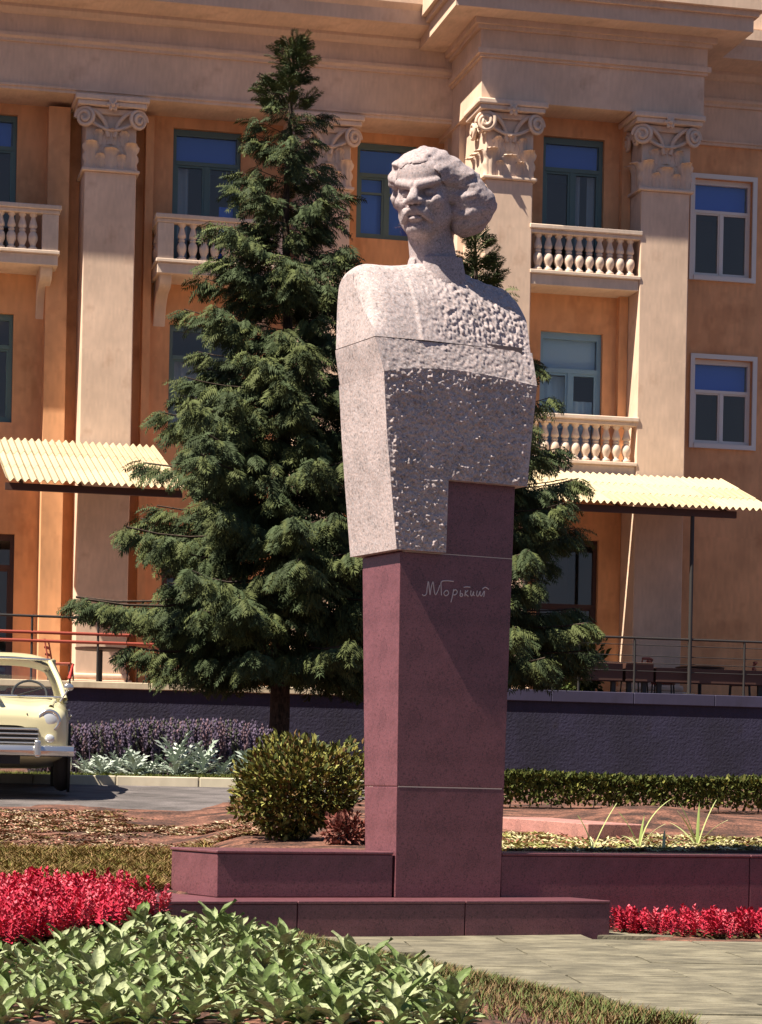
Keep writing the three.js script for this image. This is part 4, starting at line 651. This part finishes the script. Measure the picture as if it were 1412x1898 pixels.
const lavG = (() => { const gs = [rod(V3(0, 0, 0), V3(0.02, 0.42, 0), 0.006, 4)]; for (let i = 0; i < 7; i++) { const s = new THREE.OctahedronGeometry(0.022 - 0.001 * i); s.scale(1, 1.3, 1); s.translate(0.02 + 0.012 * Math.sin(i * 2.4), 0.34 + i * 0.035, 0.012 * Math.cos(i * 2.4)); gs.push(clean(s)); } for (let i = 0; i < 4; i++) { const g = blade(0.16, 0.02, 0.3, 2); g.rotateX(-0.7); g.rotateY(i * 1.6); g.translate(0.01, 0.12 * i, 0); gs.push(g); } gs.forEach(g => { for (const k of Object.keys(g.attributes)) if (k !== 'position' && k !== 'normal') g.deleteAttribute(k); }); return mergeGeometries(gs); })();
scatter('lavender_bed', 'dense bed of dusky purple flower spikes below the terrace wall', 'flower bed', lavG, leafMat(1, 1, 1, { roughness: 0.85 }), 6500, 85, r => {
  const d = 31.9 + 2.6 * r(), px = 60 + 425 * r() + (r() - 0.5) * 20, p = onGround(px, d, 0), mound = 1.3 + 0.4 * fbm(p.x * 1.1, p.z, 3) - 0.2 * sst(440, 500, px), s = mound * (0.8 + 0.3 * r()), v = 0.6 + 0.7 * r(), k = r();
  return [M4(p, Q((r() - 0.5) * 0.5, r() * TAU, (r() - 0.5) * 0.5), V3(1.0, s, 1.0)), k < 0.6 ? C(0.115 * v, 0.088 * v, 0.14 * v) : k < 0.85 ? C(0.15 * v, 0.095 * v, 0.115 * v) : C(0.08 * v, 0.085 * v, 0.06 * v)];
});
const plume = (() => { const gs = [], r = mulberry(7); for (let i = 0; i < 16; i++) { const g = blade(0.055 - 0.0018 * i, 0.022, 0.2, 2); g.rotateX(-0.35 - 0.05 * i); g.rotateY(i * 2.4 + r()); g.translate(0, i * 0.0075, 0); gs.push(g); } return mergeGeometries(gs); })();
function redBed(label, n, seed, pos) {
  const t = thing('scarlet_flower_bed', label, 'flower bed', 'scarlet flower beds'); t.userData.kind = 'stuff'; const r = mulberry(seed), a = [], ac = [], b = [], bc = [];
  for (let i = 0; i < n; i++) { const p = pos(r); if (!p) continue; const h = 0.045 + 0.075 * r() + 0.05 * fbm(p.x * 3, p.z * 3, 2), v = 0.75 + 0.5 * r(), s = 0.6 + 0.6 * r();
    a.push(M4(p.clone().add(V3(0, h, 0)), Q((r() - 0.5) * 0.8, r() * TAU, (r() - 0.5) * 0.8), V3(s, s * 1.1, s))); ac.push(r() < 0.7 ? C(0.42 * v, 0.025 * v, 0.055 * v) : C(0.58 * v, 0.11 * v, 0.15 * v));
    if (i % 2) { b.push(M4(p.clone().add(V3(0, h * 0.35, 0)), Q((r() - 0.5) * 0.6, r() * TAU, 0), V3(1, 1.1, 1))); bc.push(C(0.10 * v, 0.075 * v, 0.035 * v)); } }
  stuff(instanced('blossoms', plume, leafMat(1, 1, 1, { roughness: 0.7 }), a, ac, t)); stuff(instanced('leaves', tuft, leafMat(1, 1, 1), b, bc, t));
}
redBed('mass of scarlet plumed flowers beside the lit end of the short wall block', 1900, 41, r => { const d = 13.6 + 3.2 * r(), X = at(-60 + 420 * r(), 1650, d).x, [mx, mw] = MO.local(V3(X, 0, -d)); if (mx > -2.22 && mw > -0.9) return null; if (mx > -1.45) return null; if (mw > 1.2 + (-2.2 - mx) * 1.0) return null; return V3(X, groundW(X, -d), -d); });
redBed('low scarlet flowers at the foot of the long granite wall', 700, 42, r => { const mx = 1.75 + 2.6 * r(), mw = 0.05 + 0.95 * r() * Math.min(1, (mx - 1.6) * 2); const p = MO.world(mx, -0.07, mw); return p; });
// ---- broad-leaved plants in the foreground: each plant a thing, each leaf a part
{
  const r = mulberry(51);
  const leafV = [0, 1, 2, 3].map(k => { const L = 0.15 + 0.025 * k, nu = 4, nv = 6, P = [], I = []; for (let j = 0; j <= nv; j++) for (let i = 0; i <= nu; i++) { const v = j / nv, u = i / nu * 2 - 1, w = 0.042 * (v < 0.18 ? 0.25 + 1.2 * v : Math.sqrt(Math.max(0, Math.sin(Math.PI * Math.pow((v - 0.1) / 0.9, 0.75)))) * (1 + 0.06 * Math.sin(v * 17 + k))); P.push(u * w + 0.008 * Math.sin(v * 4 + k), 0.018 * u * u * (1 + 0.5 * Math.sin(v * 9 + u * 2)) - L * (0.30 + 0.1 * k) * v * v * 0.8, v * L); } for (let j = 0; j < nv; j++) for (let i = 0; i < nu; i++) { const a = j * (nu + 1) + i; I.push(a, a + 1, a + nu + 1, a + 1, a + nu + 2, a + nu + 1); } const g = new THREE.BufferGeometry(); g.setAttribute('position', new THREE.Float32BufferAttribute(P, 3)); g.setIndex(I); g.computeVertexNormals(); return uvBox(clean(g)); });
  const vein = tex(128, 0.10, (u, v, i, j) => { const k = 0.86 + tfbm(u, v, 8, 3, 5) * 0.25 + (h3(i, j, 2) - 0.5) * 0.08; return [k, k, k * 0.95]; });
  const lm = [[0.26, 0.33, 0.15], [0.32, 0.39, 0.21], [0.17, 0.24, 0.09], [0.40, 0.45, 0.28]].map(c => leafMat(...c, { map: vein, roughness: 0.55, transmission: 0.12, thickness: 0 }));
  const protos = [0, 1, 2, 3].map(v => {
    const g = new THREE.Group(), n = 11 + v;
    for (let i = 0; i < n; i++) { const m = share('leaf', leafV[Math.floor(r() * 4)], lm[Math.floor(r() * 4)], g), f = i / n, a = i * 2.4 + r() * 0.5; m.quaternion.copy(Q(-(1.25 - 0.75 * (1 - f) - 0.15 * r()), a, 0)); m.position.set(Math.sin(a) * 0.015, 0.01 + 0.085 * f, Math.cos(a) * 0.015); m.scale.setScalar(0.8 + 0.4 * r()); }
    share('stem', uvBox(rod(V3(0, -0.02, 0), V3(0, 0.11, 0), 0.008, 5)), lm[2], g); return g;
  });
  const spots = []; let tries = 0;
  while (spots.length < 298 && tries++ < 6000) {
    const d = 9.7 + 6.1 * r(), px = -40 + 900 * r(), X = at(px, 1750, d).x, [mx, mw] = MO.local(V3(X, 0, -d));
    const edge = -1.62 - 0.2 * Math.max(0, mw - 0.6); if (mx > edge) continue; if (mw < 0.72 && mx > -2.3) continue; if (mw < 1.35 + Math.max(0, -2.3 - mx) * 1.05) continue; if (mx > -1.6 && mw > 3.2 && r() < 0.6) continue;
    if (spots.some(q => Math.hypot(q[0] - X, q[1] + d) < 0.11)) continue; spots.push([X, -d]);
  }
  spots.forEach(([X, z], i) => { const g = protos[i % 4].clone(); g.name = numbered('broad_leaved_plant'); scene.add(g); tag(g, 'light green broad-leaved plant in the middle of the leafy clump', 'plant', 'broad-leaved plants before the step'); g.position.set(X, groundW(X, z) - 0.005, z); g.rotation.y = r() * TAU; const s = 0.38 + 0.34 * r() * r() + 0.05 * r(); g.scale.set(s, s * (1.0 + 0.45 * r()), s); const [mx, mw] = MO.local(V3(X, 0, z)); g.userData.label = mw < 1.5 ? 'light green broad-leaved plant close against the low granite step' : mx > -1.75 - 0.17 * Math.max(0, mw - 0.6) ? 'light green broad-leaved plant along the edge of the pavement' : mx < -3.0 && mw < 3.2 ? 'light green broad-leaved plant bordering the scarlet flowers' : g.userData.label; });
  scatter('edging_grass', 'dry brown-green grass edging between leafy plants and pavement', 'grass', grassG, leafMat(1, 1, 1), 4200, 86, r2 => { const mw = 0.7 + 6.3 * r2(), edge = -1.15 - 0.17 * Math.max(0, mw - 0.6), mx = edge + 0.05 - 1.0 * r2() * r2(), p = MO.world(mx, 0, mw); p.y = groundAt(mx, mw) - 0.01; const s = 0.35 + 0.4 * r2(), v = 0.55 + 0.6 * r2(), k = r2(); return [M4(p, Q(0, r2() * TAU, 0), V3(s, s, s)), k < 0.4 ? C(0.18 * v, 0.115 * v, 0.055 * v) : C(0.10 * v, 0.125 * v, 0.035 * v)]; });
}
// ---- silvery plants along the kerb
{
  const r = mulberry(57), g0 = new THREE.Group(), ms = [[0.36, 0.41, 0.36], [0.28, 0.34, 0.28], [0.44, 0.48, 0.43]].map(c => leafMat(...c, { roughness: 0.9 }));
  const lob = (() => { const gs = [blade(0.24, 0.05, 0.35, 3)]; for (let i = 0; i < 6; i++) { const b = blade(0.085, 0.032, 0.3, 2); b.rotateY((i % 2 ? 1 : -1) * 0.9); b.translate(0, -0.02 * i * 0.3, 0.06 + 0.026 * i); gs.push(b); } return mergeGeometries(gs); })(); uvBox(lob);
  for (let i = 0; i < 20; i++) { const m = share('leaf', lob, ms[i % 3], g0), a = i * 2.4, f = i / 20; m.quaternion.copy(Q(-(0.25 + 1.05 * f), a, 0)); m.position.y = 0.03 + 0.2 * f; m.scale.setScalar(0.75 + 0.45 * r()); }
  for (let i = 0; i < 15; i++) { const px = 150 + i * 33 + (r() - 0.5) * 20, d = 31.2 + 0.7 * r(), p = onGround(px, d, 0), g = g0.clone(); g.name = numbered('silver_leaved_plant'); scene.add(g); tag(g, 'silvery lobed-leaf plant in the row between lavender bed and kerb', 'plant', 'silver plants along the kerb'); g.position.copy(p); g.rotation.y = r() * TAU; const s = 0.9 + 0.55 * r(); g.scale.set(s, s * (0.85 + 0.3 * r()), s); }
}
// ---- bladed plants and stone block in the right-hand bed
{
  const bm = [leafMat(0.36, 0.40, 0.17), leafMat(0.22, 0.28, 0.09), leafMat(0.45, 0.44, 0.24)];
  const bladed = (label, px, py, d, list) => { const p = at(px, py, d), t = thing('bladed_plant', label, 'plant', 'bladed plants in the soil bed'); t.position.set(p.x, groundW(p.x, -d) - 0.01, -d); list.forEach(([ang, tilt, len, bend, tw], i) => { const n = 9, P = [], I = []; for (let j = 0; j <= n; j++) { const v = j / n, a = tilt + bend * v, wd = 0.028 * (v < 0.1 ? 0.6 : 1 - Math.pow(v, 3)); let x = 0, y = 0; for (let k = 0; k < j; k++) { const b = tilt + bend * (k / n); x += Math.sin(b) * len / n; y += Math.cos(b) * len / n; } for (const u of [-1, 0, 1]) P.push(x + Math.abs(u) * 0.006, y, u * wd / 2); } for (let j = 0; j < n; j++) for (let k = 0; k < 2; k++) { const a = j * 3 + k; I.push(a, a + 1, a + 3, a + 1, a + 4, a + 3); } const g = new THREE.BufferGeometry(); g.setAttribute('position', new THREE.Float32BufferAttribute(P, 3)); g.setIndex(I); g.computeVertexNormals(); const q = clean(g); q.rotateY(ang); part('leaf', q, bm[i % 3], t); }); };
  bladed('slender plant with one long leaning blade beside the pink stone block', 1098, 1560, 19.6, [[0.1, 0.35, 0.42, 0.25], [2.8, 0.2, 0.30, 0.5], [1.6, 0.6, 0.2, 0.9], [-2.2, 0.7, 0.2, 0.8]]);
  bladed('plant with a long arching pale blade on the soil mound', 1185, 1555, 20.0, [[0.2, 0.15, 0.50, 0.95], [2.9, 0.35, 0.34, 0.4], [-0.4, 0.5, 0.3, 0.7], [2.2, 0.8, 0.25, 0.8], [0.9, 0.1, 0.28, 0.3]]);
  bladed('tufted plant with several short upright blades near the hedge', 1292, 1556, 20.4, [[0.2, 0.25, 0.42, 0.3], [2.9, 0.25, 0.40, 0.35], [-0.5, 0.6, 0.35, 0.6], [2.4, 0.7, 0.34, 0.6], [1.2, 0.05, 0.38, 0.2], [-2.6, 0.4, 0.36, 0.5]]);
  bladed('small bladed seedling at the edge of the pale ground cover', 1230, 1558, 19.6, [[0.3, 0.9, 0.26, 0.5], [2.7, 0.8, 0.22, 0.6], [1.4, 0.3, 0.2, 0.4]]);
  const a = at(925, 1500, 22.4), b = at(1098, 1522, 20.9), L = Math.hypot(b.x - a.x, b.z - a.z) + 0.05, ang = Math.atan2(-(b.z - a.z), b.x - a.x);
  const t = thing('stone_block', 'long pink granite block lying on the soil behind the long granite wall', 'stone'); t.position.set((a.x + b.x) / 2, 0, (a.z + b.z) / 2); t.position.y = groundW(t.position.x, t.position.z); t.rotation.set(0, ang, -0.02);
  part('stone_top', rbox(-L / 2, L / 2, -0.02, 0.115, -0.5, 0.06, 0.01), std(0.50, 0.24, 0.21, 0.7, { map: MAT.granite.map }), t);
}
// ---------------------------------------------------------------- parked car
{
  const car = thing('parked_car', 'cream 1950s-style saloon parked on the road, facing the flower bed', 'car');
  const P0 = at(-62, 1490, 26); car.position.set(P0.x, groundW(P0.x, -28) + 0.055, -28.1); car.rotation.y = Math.atan2(-P0.x, 26) - 0.02;
  const paint = new THREE.MeshPhysicalMaterial({ color: C(0.60, 0.55, 0.34), roughness: 0.38, clearcoat: 0.6, clearcoatRoughness: 0.15, side: THREE.DoubleSide });
  const chrome = std(0.68, 0.66, 0.64, 0.22, { metalness: 0.9 }), rubber = std(0.022, 0.02, 0.02, 0.85), dark = std(0.02, 0.02, 0.02, 0.8), seatM = std(0.16, 0.08, 0.06, 0.8);
  const lens = std(0.62, 0.64, 0.66, 0.18, { metalness: 0.35 });
  const glass = MAT.glass;
  // lower body: stations along the length, rounded sections
  const st = [[-2.02, 0.52, 0.42, 0.80, 0], [-1.96, 0.66, 0.32, 0.93, 0], [-1.6, 0.735, 0.27, 0.99, 0], [-0.8, 0.765, 0.25, 1.01, 0], [0.2, 0.775, 0.25, 1.01, 0], [0.9, 0.765, 0.25, 1.02, 0.02], [1.3, 0.755, 0.27, 1.0, 0.05], [1.7, 0.745, 0.30, 0.965, 0.075], [1.9, 0.725, 0.33, 0.92, 0.08], [1.985, 0.68, 0.37, 0.86, 0.06], [2.02, 0.60, 0.43, 0.78, 0.02], [2.03, 0.3, 0.52, 0.68, 0]];
  const body = patch(48, st.length * 4, (u, v) => {
    const f = v * (st.length - 1), i = Math.min(st.length - 2, Math.floor(f)), t = f - i, s = st[i].map((q, k) => lerp(q, st[i + 1][k], t)), a = u * TAU, c = Math.cos(a), sn = Math.sin(a), e = 0.42;
    const x = s[1] * Math.sign(c) * Math.pow(Math.abs(c), e), yc = (s[2] + s[3]) / 2, hy = (s[3] - s[2]) / 2; let y = yc + hy * Math.sign(sn) * Math.pow(Math.abs(sn), e);
    if (sn > 0.2) y -= s[4] * Math.exp(-Math.pow((Math.abs(x) - 0.36) / 0.07, 2)) * 0.6; // hollow between bonnet and wings
    return [x, y, s[0]];
  });
  const B0 = part('body', body, paint, car);
  // wheels and dark arches
  for (const z of [1.22, -1.2]) for (const s of [-1, 1]) {
    part('wheel_arch', clean(new THREE.CylinderGeometry(0.375, 0.375, 0.03, 28).rotateZ(Math.PI / 2)).translate(s * 0.762, 0.36, z), dark, car);
    const w = part('wheel', (() => { const g = new THREE.TorusGeometry(0.235, 0.085, 12, 32); g.rotateY(Math.PI / 2); g.scale(1.05, 1, 1); g.translate(s * 0.69, 0.315, z); return clean(g); })(), rubber, car);
    part('hubcap', clean(new THREE.SphereGeometry(0.16, 18, 10).scale(0.32, 1, 1)).translate(s * 0.75, 0.315, z), chrome, w);
  }
  // cabin
  const roof = patch(24, 16, (u, v) => { const x = (u * 2 - 1), z = lerp(-1.05, 0.52, v), q = (v * 2 - 1); const hw = 0.60 * (1 - 0.10 * q * q); return [x * hw, 1.555 - 0.085 * Math.pow(Math.abs(x), 3.2) - 0.07 * Math.pow(Math.abs(q), 3.4) , z]; });
  const roof2 = patch(24, 16, (u, v) => { const x = (u * 2 - 1), z = lerp(-1.05, 0.52, v), q = (v * 2 - 1); const hw = 0.60 * (1 - 0.10 * q * q); return [x * hw * 0.98, 1.53 - 0.085 * Math.pow(Math.abs(x), 3.2) - 0.07 * Math.pow(Math.abs(q), 3.4), z]; });
  part('roof', [roof, roof2], paint, car);
  for (const s of [-1, 1]) {
    part('pillar', tube([V3(s * 0.715, 1.0, 1.02), V3(s * 0.655, 1.2, 0.80), V3(s * 0.55, 1.43, 0.5)], 0.032, 10, 6), paint, car);
    part('pillar', tube([V3(s * 0.74, 1.0, -0.12), V3(s * 0.67, 1.25, -0.15), V3(s * 0.585, 1.46, -0.18)], 0.03, 10, 6), paint, car);
    part('pillar', tube([V3(s * 0.72, 1.0, -1.5), V3(s * 0.65, 1.25, -1.25), V3(s * 0.54, 1.44, -0.98)], 0.06, 10, 6), paint, car);
    part('roof_rail', tube([V3(s * 0.55, 1.43, 0.5), V3(s * 0.60, 1.475, -0.2), V3(s * 0.54, 1.44, -0.98)], 0.03, 12, 6), paint, car);
    part('side_window', patch(6, 4, (u, v) => { const z = lerp(lerp(0.98, 0.5, v), lerp(-1.45, -0.98, v), u); return [s * lerp(0.728, 0.57, v), lerp(1.005, 1.45, v), z]; }), glass, car);
    const d = part('door_handle', rbox(s * 0.775 - 0.015, s * 0.775 + 0.015, 0.90, 0.925, 0.0, 0.14, 0.01), chrome, car);
    part('trim_strip', rbox(s * 0.778 - 0.008, s * 0.778 + 0.008, 0.80, 0.822, -1.5, 1.45, 0.006), chrome, car);
  }
  const ws = part('windscreen', patch(16, 8, (u, v) => { const x = u * 2 - 1; return [x * lerp(0.70, 0.55, v), lerp(1.01, 1.455, v), lerp(1.06, 0.53, v) - 0.12 * x * x * (1 - 0.5 * v) + 0.04]; }), glass, car);
  part('windscreen_trim', [tube([V3(-0.705, 1.02, 0.98), V3(0, 1.02, 1.11), V3(0.705, 1.02, 0.98)], 0.016, 20, 6), tube([V3(-0.55, 1.455, 0.5), V3(0, 1.46, 0.585), V3(0.55, 1.455, 0.5)], 0.016, 20, 6)], chrome, ws);
  for (const s of [-1, 1]) part('wiper', rod(V3(s * 0.2, 1.03, 1.12), V3(s * 0.48, 1.12, 0.99), 0.008, 5), dark, ws);
  part('rear_window', patch(10, 6, (u, v) => { const x = u * 2 - 1; return [x * lerp(0.66, 0.5, v), lerp(1.0, 1.45, v), lerp(-1.55, -1.02, v) + 0.08 * x * x]; }), glass, car);
  for (const [x, z] of [[-0.33, 0.15], [0.33, 0.15], [0, -0.75]]) part('seat', [rbox(x - (x ? 0.27 : 0.58), x + (x ? 0.27 : 0.58), 0.55, 0.75, z - 0.25, z + 0.25, 0.05), rbox(x - (x ? 0.27 : 0.58), x + (x ? 0.27 : 0.58), 0.7, 1.16, z - 0.33, z - 0.19, 0.05)], seatM, car);
  part('steering_wheel', (() => { const g = new THREE.TorusGeometry(0.19, 0.014, 8, 26); g.rotateX(-0.6); g.translate(0.33, 1.06, 0.62); return clean(g); })(), dark, car);
  // front
  for (const s of [-1, 1]) {
    const hl = part('headlight', clean(new THREE.TorusGeometry(0.105, 0.02, 10, 28)).translate(s * 0.535, 0.735, 2.0), chrome, car);
    part('lens', clean(new THREE.SphereGeometry(0.10, 20, 10).scale(1, 1, 0.35)).translate(s * 0.535, 0.735, 1.99), lens, hl);
    part('housing', clean(new THREE.CylinderGeometry(0.12, 0.135, 0.22, 26, 1, true).rotateX(Math.PI / 2)).translate(s * 0.535, 0.735, 1.89), paint, hl);
    part('indicator', clean(new THREE.SphereGeometry(0.052, 14, 8).scale(1, 0.9, 0.5)).translate(s * 0.545, 0.545, 2.035), lens, car);
    part('wing_crest', tube([V3(s * 0.60, 0.985, 0.9), V3(s * 0.585, 0.955, 1.5), V3(s * 0.555, 0.88, 1.93)], 0.03, 16, 6), paint, car);
  }
  const gr = part('grille', rbox(-0.42, 0.42, 0.47, 0.66, 2.01, 2.05, 0.02), dark, car);
  for (let i = 0; i < 4; i++) part('grille_bar', rbox(-0.43, 0.43, 0.485 + i * 0.048, 0.505 + i * 0.048, 2.045, 2.065, 0.008), chrome, gr);
  part('bonnet_seam', [tube([V3(-0.5, 0.985, 1.05), V3(-0.42, 0.93, 1.6), V3(-0.3, 0.80, 2.02)], 0.006, 12, 4), tube([V3(0.5, 0.985, 1.05), V3(0.42, 0.93, 1.6), V3(0.3, 0.80, 2.02)], 0.006, 12, 4)], dark, car);
  part('bonnet_trim', rbox(-0.02, 0.02, 0.93, 0.985, 1.3, 2.0, 0.015), chrome, car);
  const bp = part('bumper', patch(30, 8, (u, v) => { const x = (u * 2 - 1), a = v * TAU; return [x * 0.80, 0.415 + 0.06 * Math.sin(a), 2.12 - 0.16 * Math.pow(Math.abs(x), 3.5) + 0.035 * Math.cos(a)]; }), chrome, car);
  for (const s of [-1, 1]) part('overrider', rbox(s * 0.42 - 0.035, s * 0.42 + 0.035, 0.34, 0.53, 2.12, 2.19, 0.03), chrome, bp);
  part('number_plate', rbox(-0.24, 0.24, 0.27, 0.37, 2.10, 2.115, 0.005), dark, car);
  part('wing_mirror', [rod(V3(0.66, 0.97, 1.15), V3(0.74, 1.10, 1.13), 0.01, 5), clean(new THREE.SphereGeometry(0.055, 12, 8).scale(1, 0.8, 0.4)).translate(0.75, 1.13, 1.13)], chrome, car);
  const an = part('antenna', rod(V3(0.73, 1.0, 0.85), V3(0.78, 1.30, 0.80), 0.010, 5), dark, car); const pn = part('red_tip', rod(V3(0.765, 1.24, 0.81), V3(0.80, 1.40, 0.785), 0.026, 6, 0.012), std(0.5, 0.03, 0.02, 0.5), an);
}
scene.traverse(o => { if (o.isMesh) { o.castShadow = true; o.receiveShadow = true; } });
renderer.render(scene, camera);
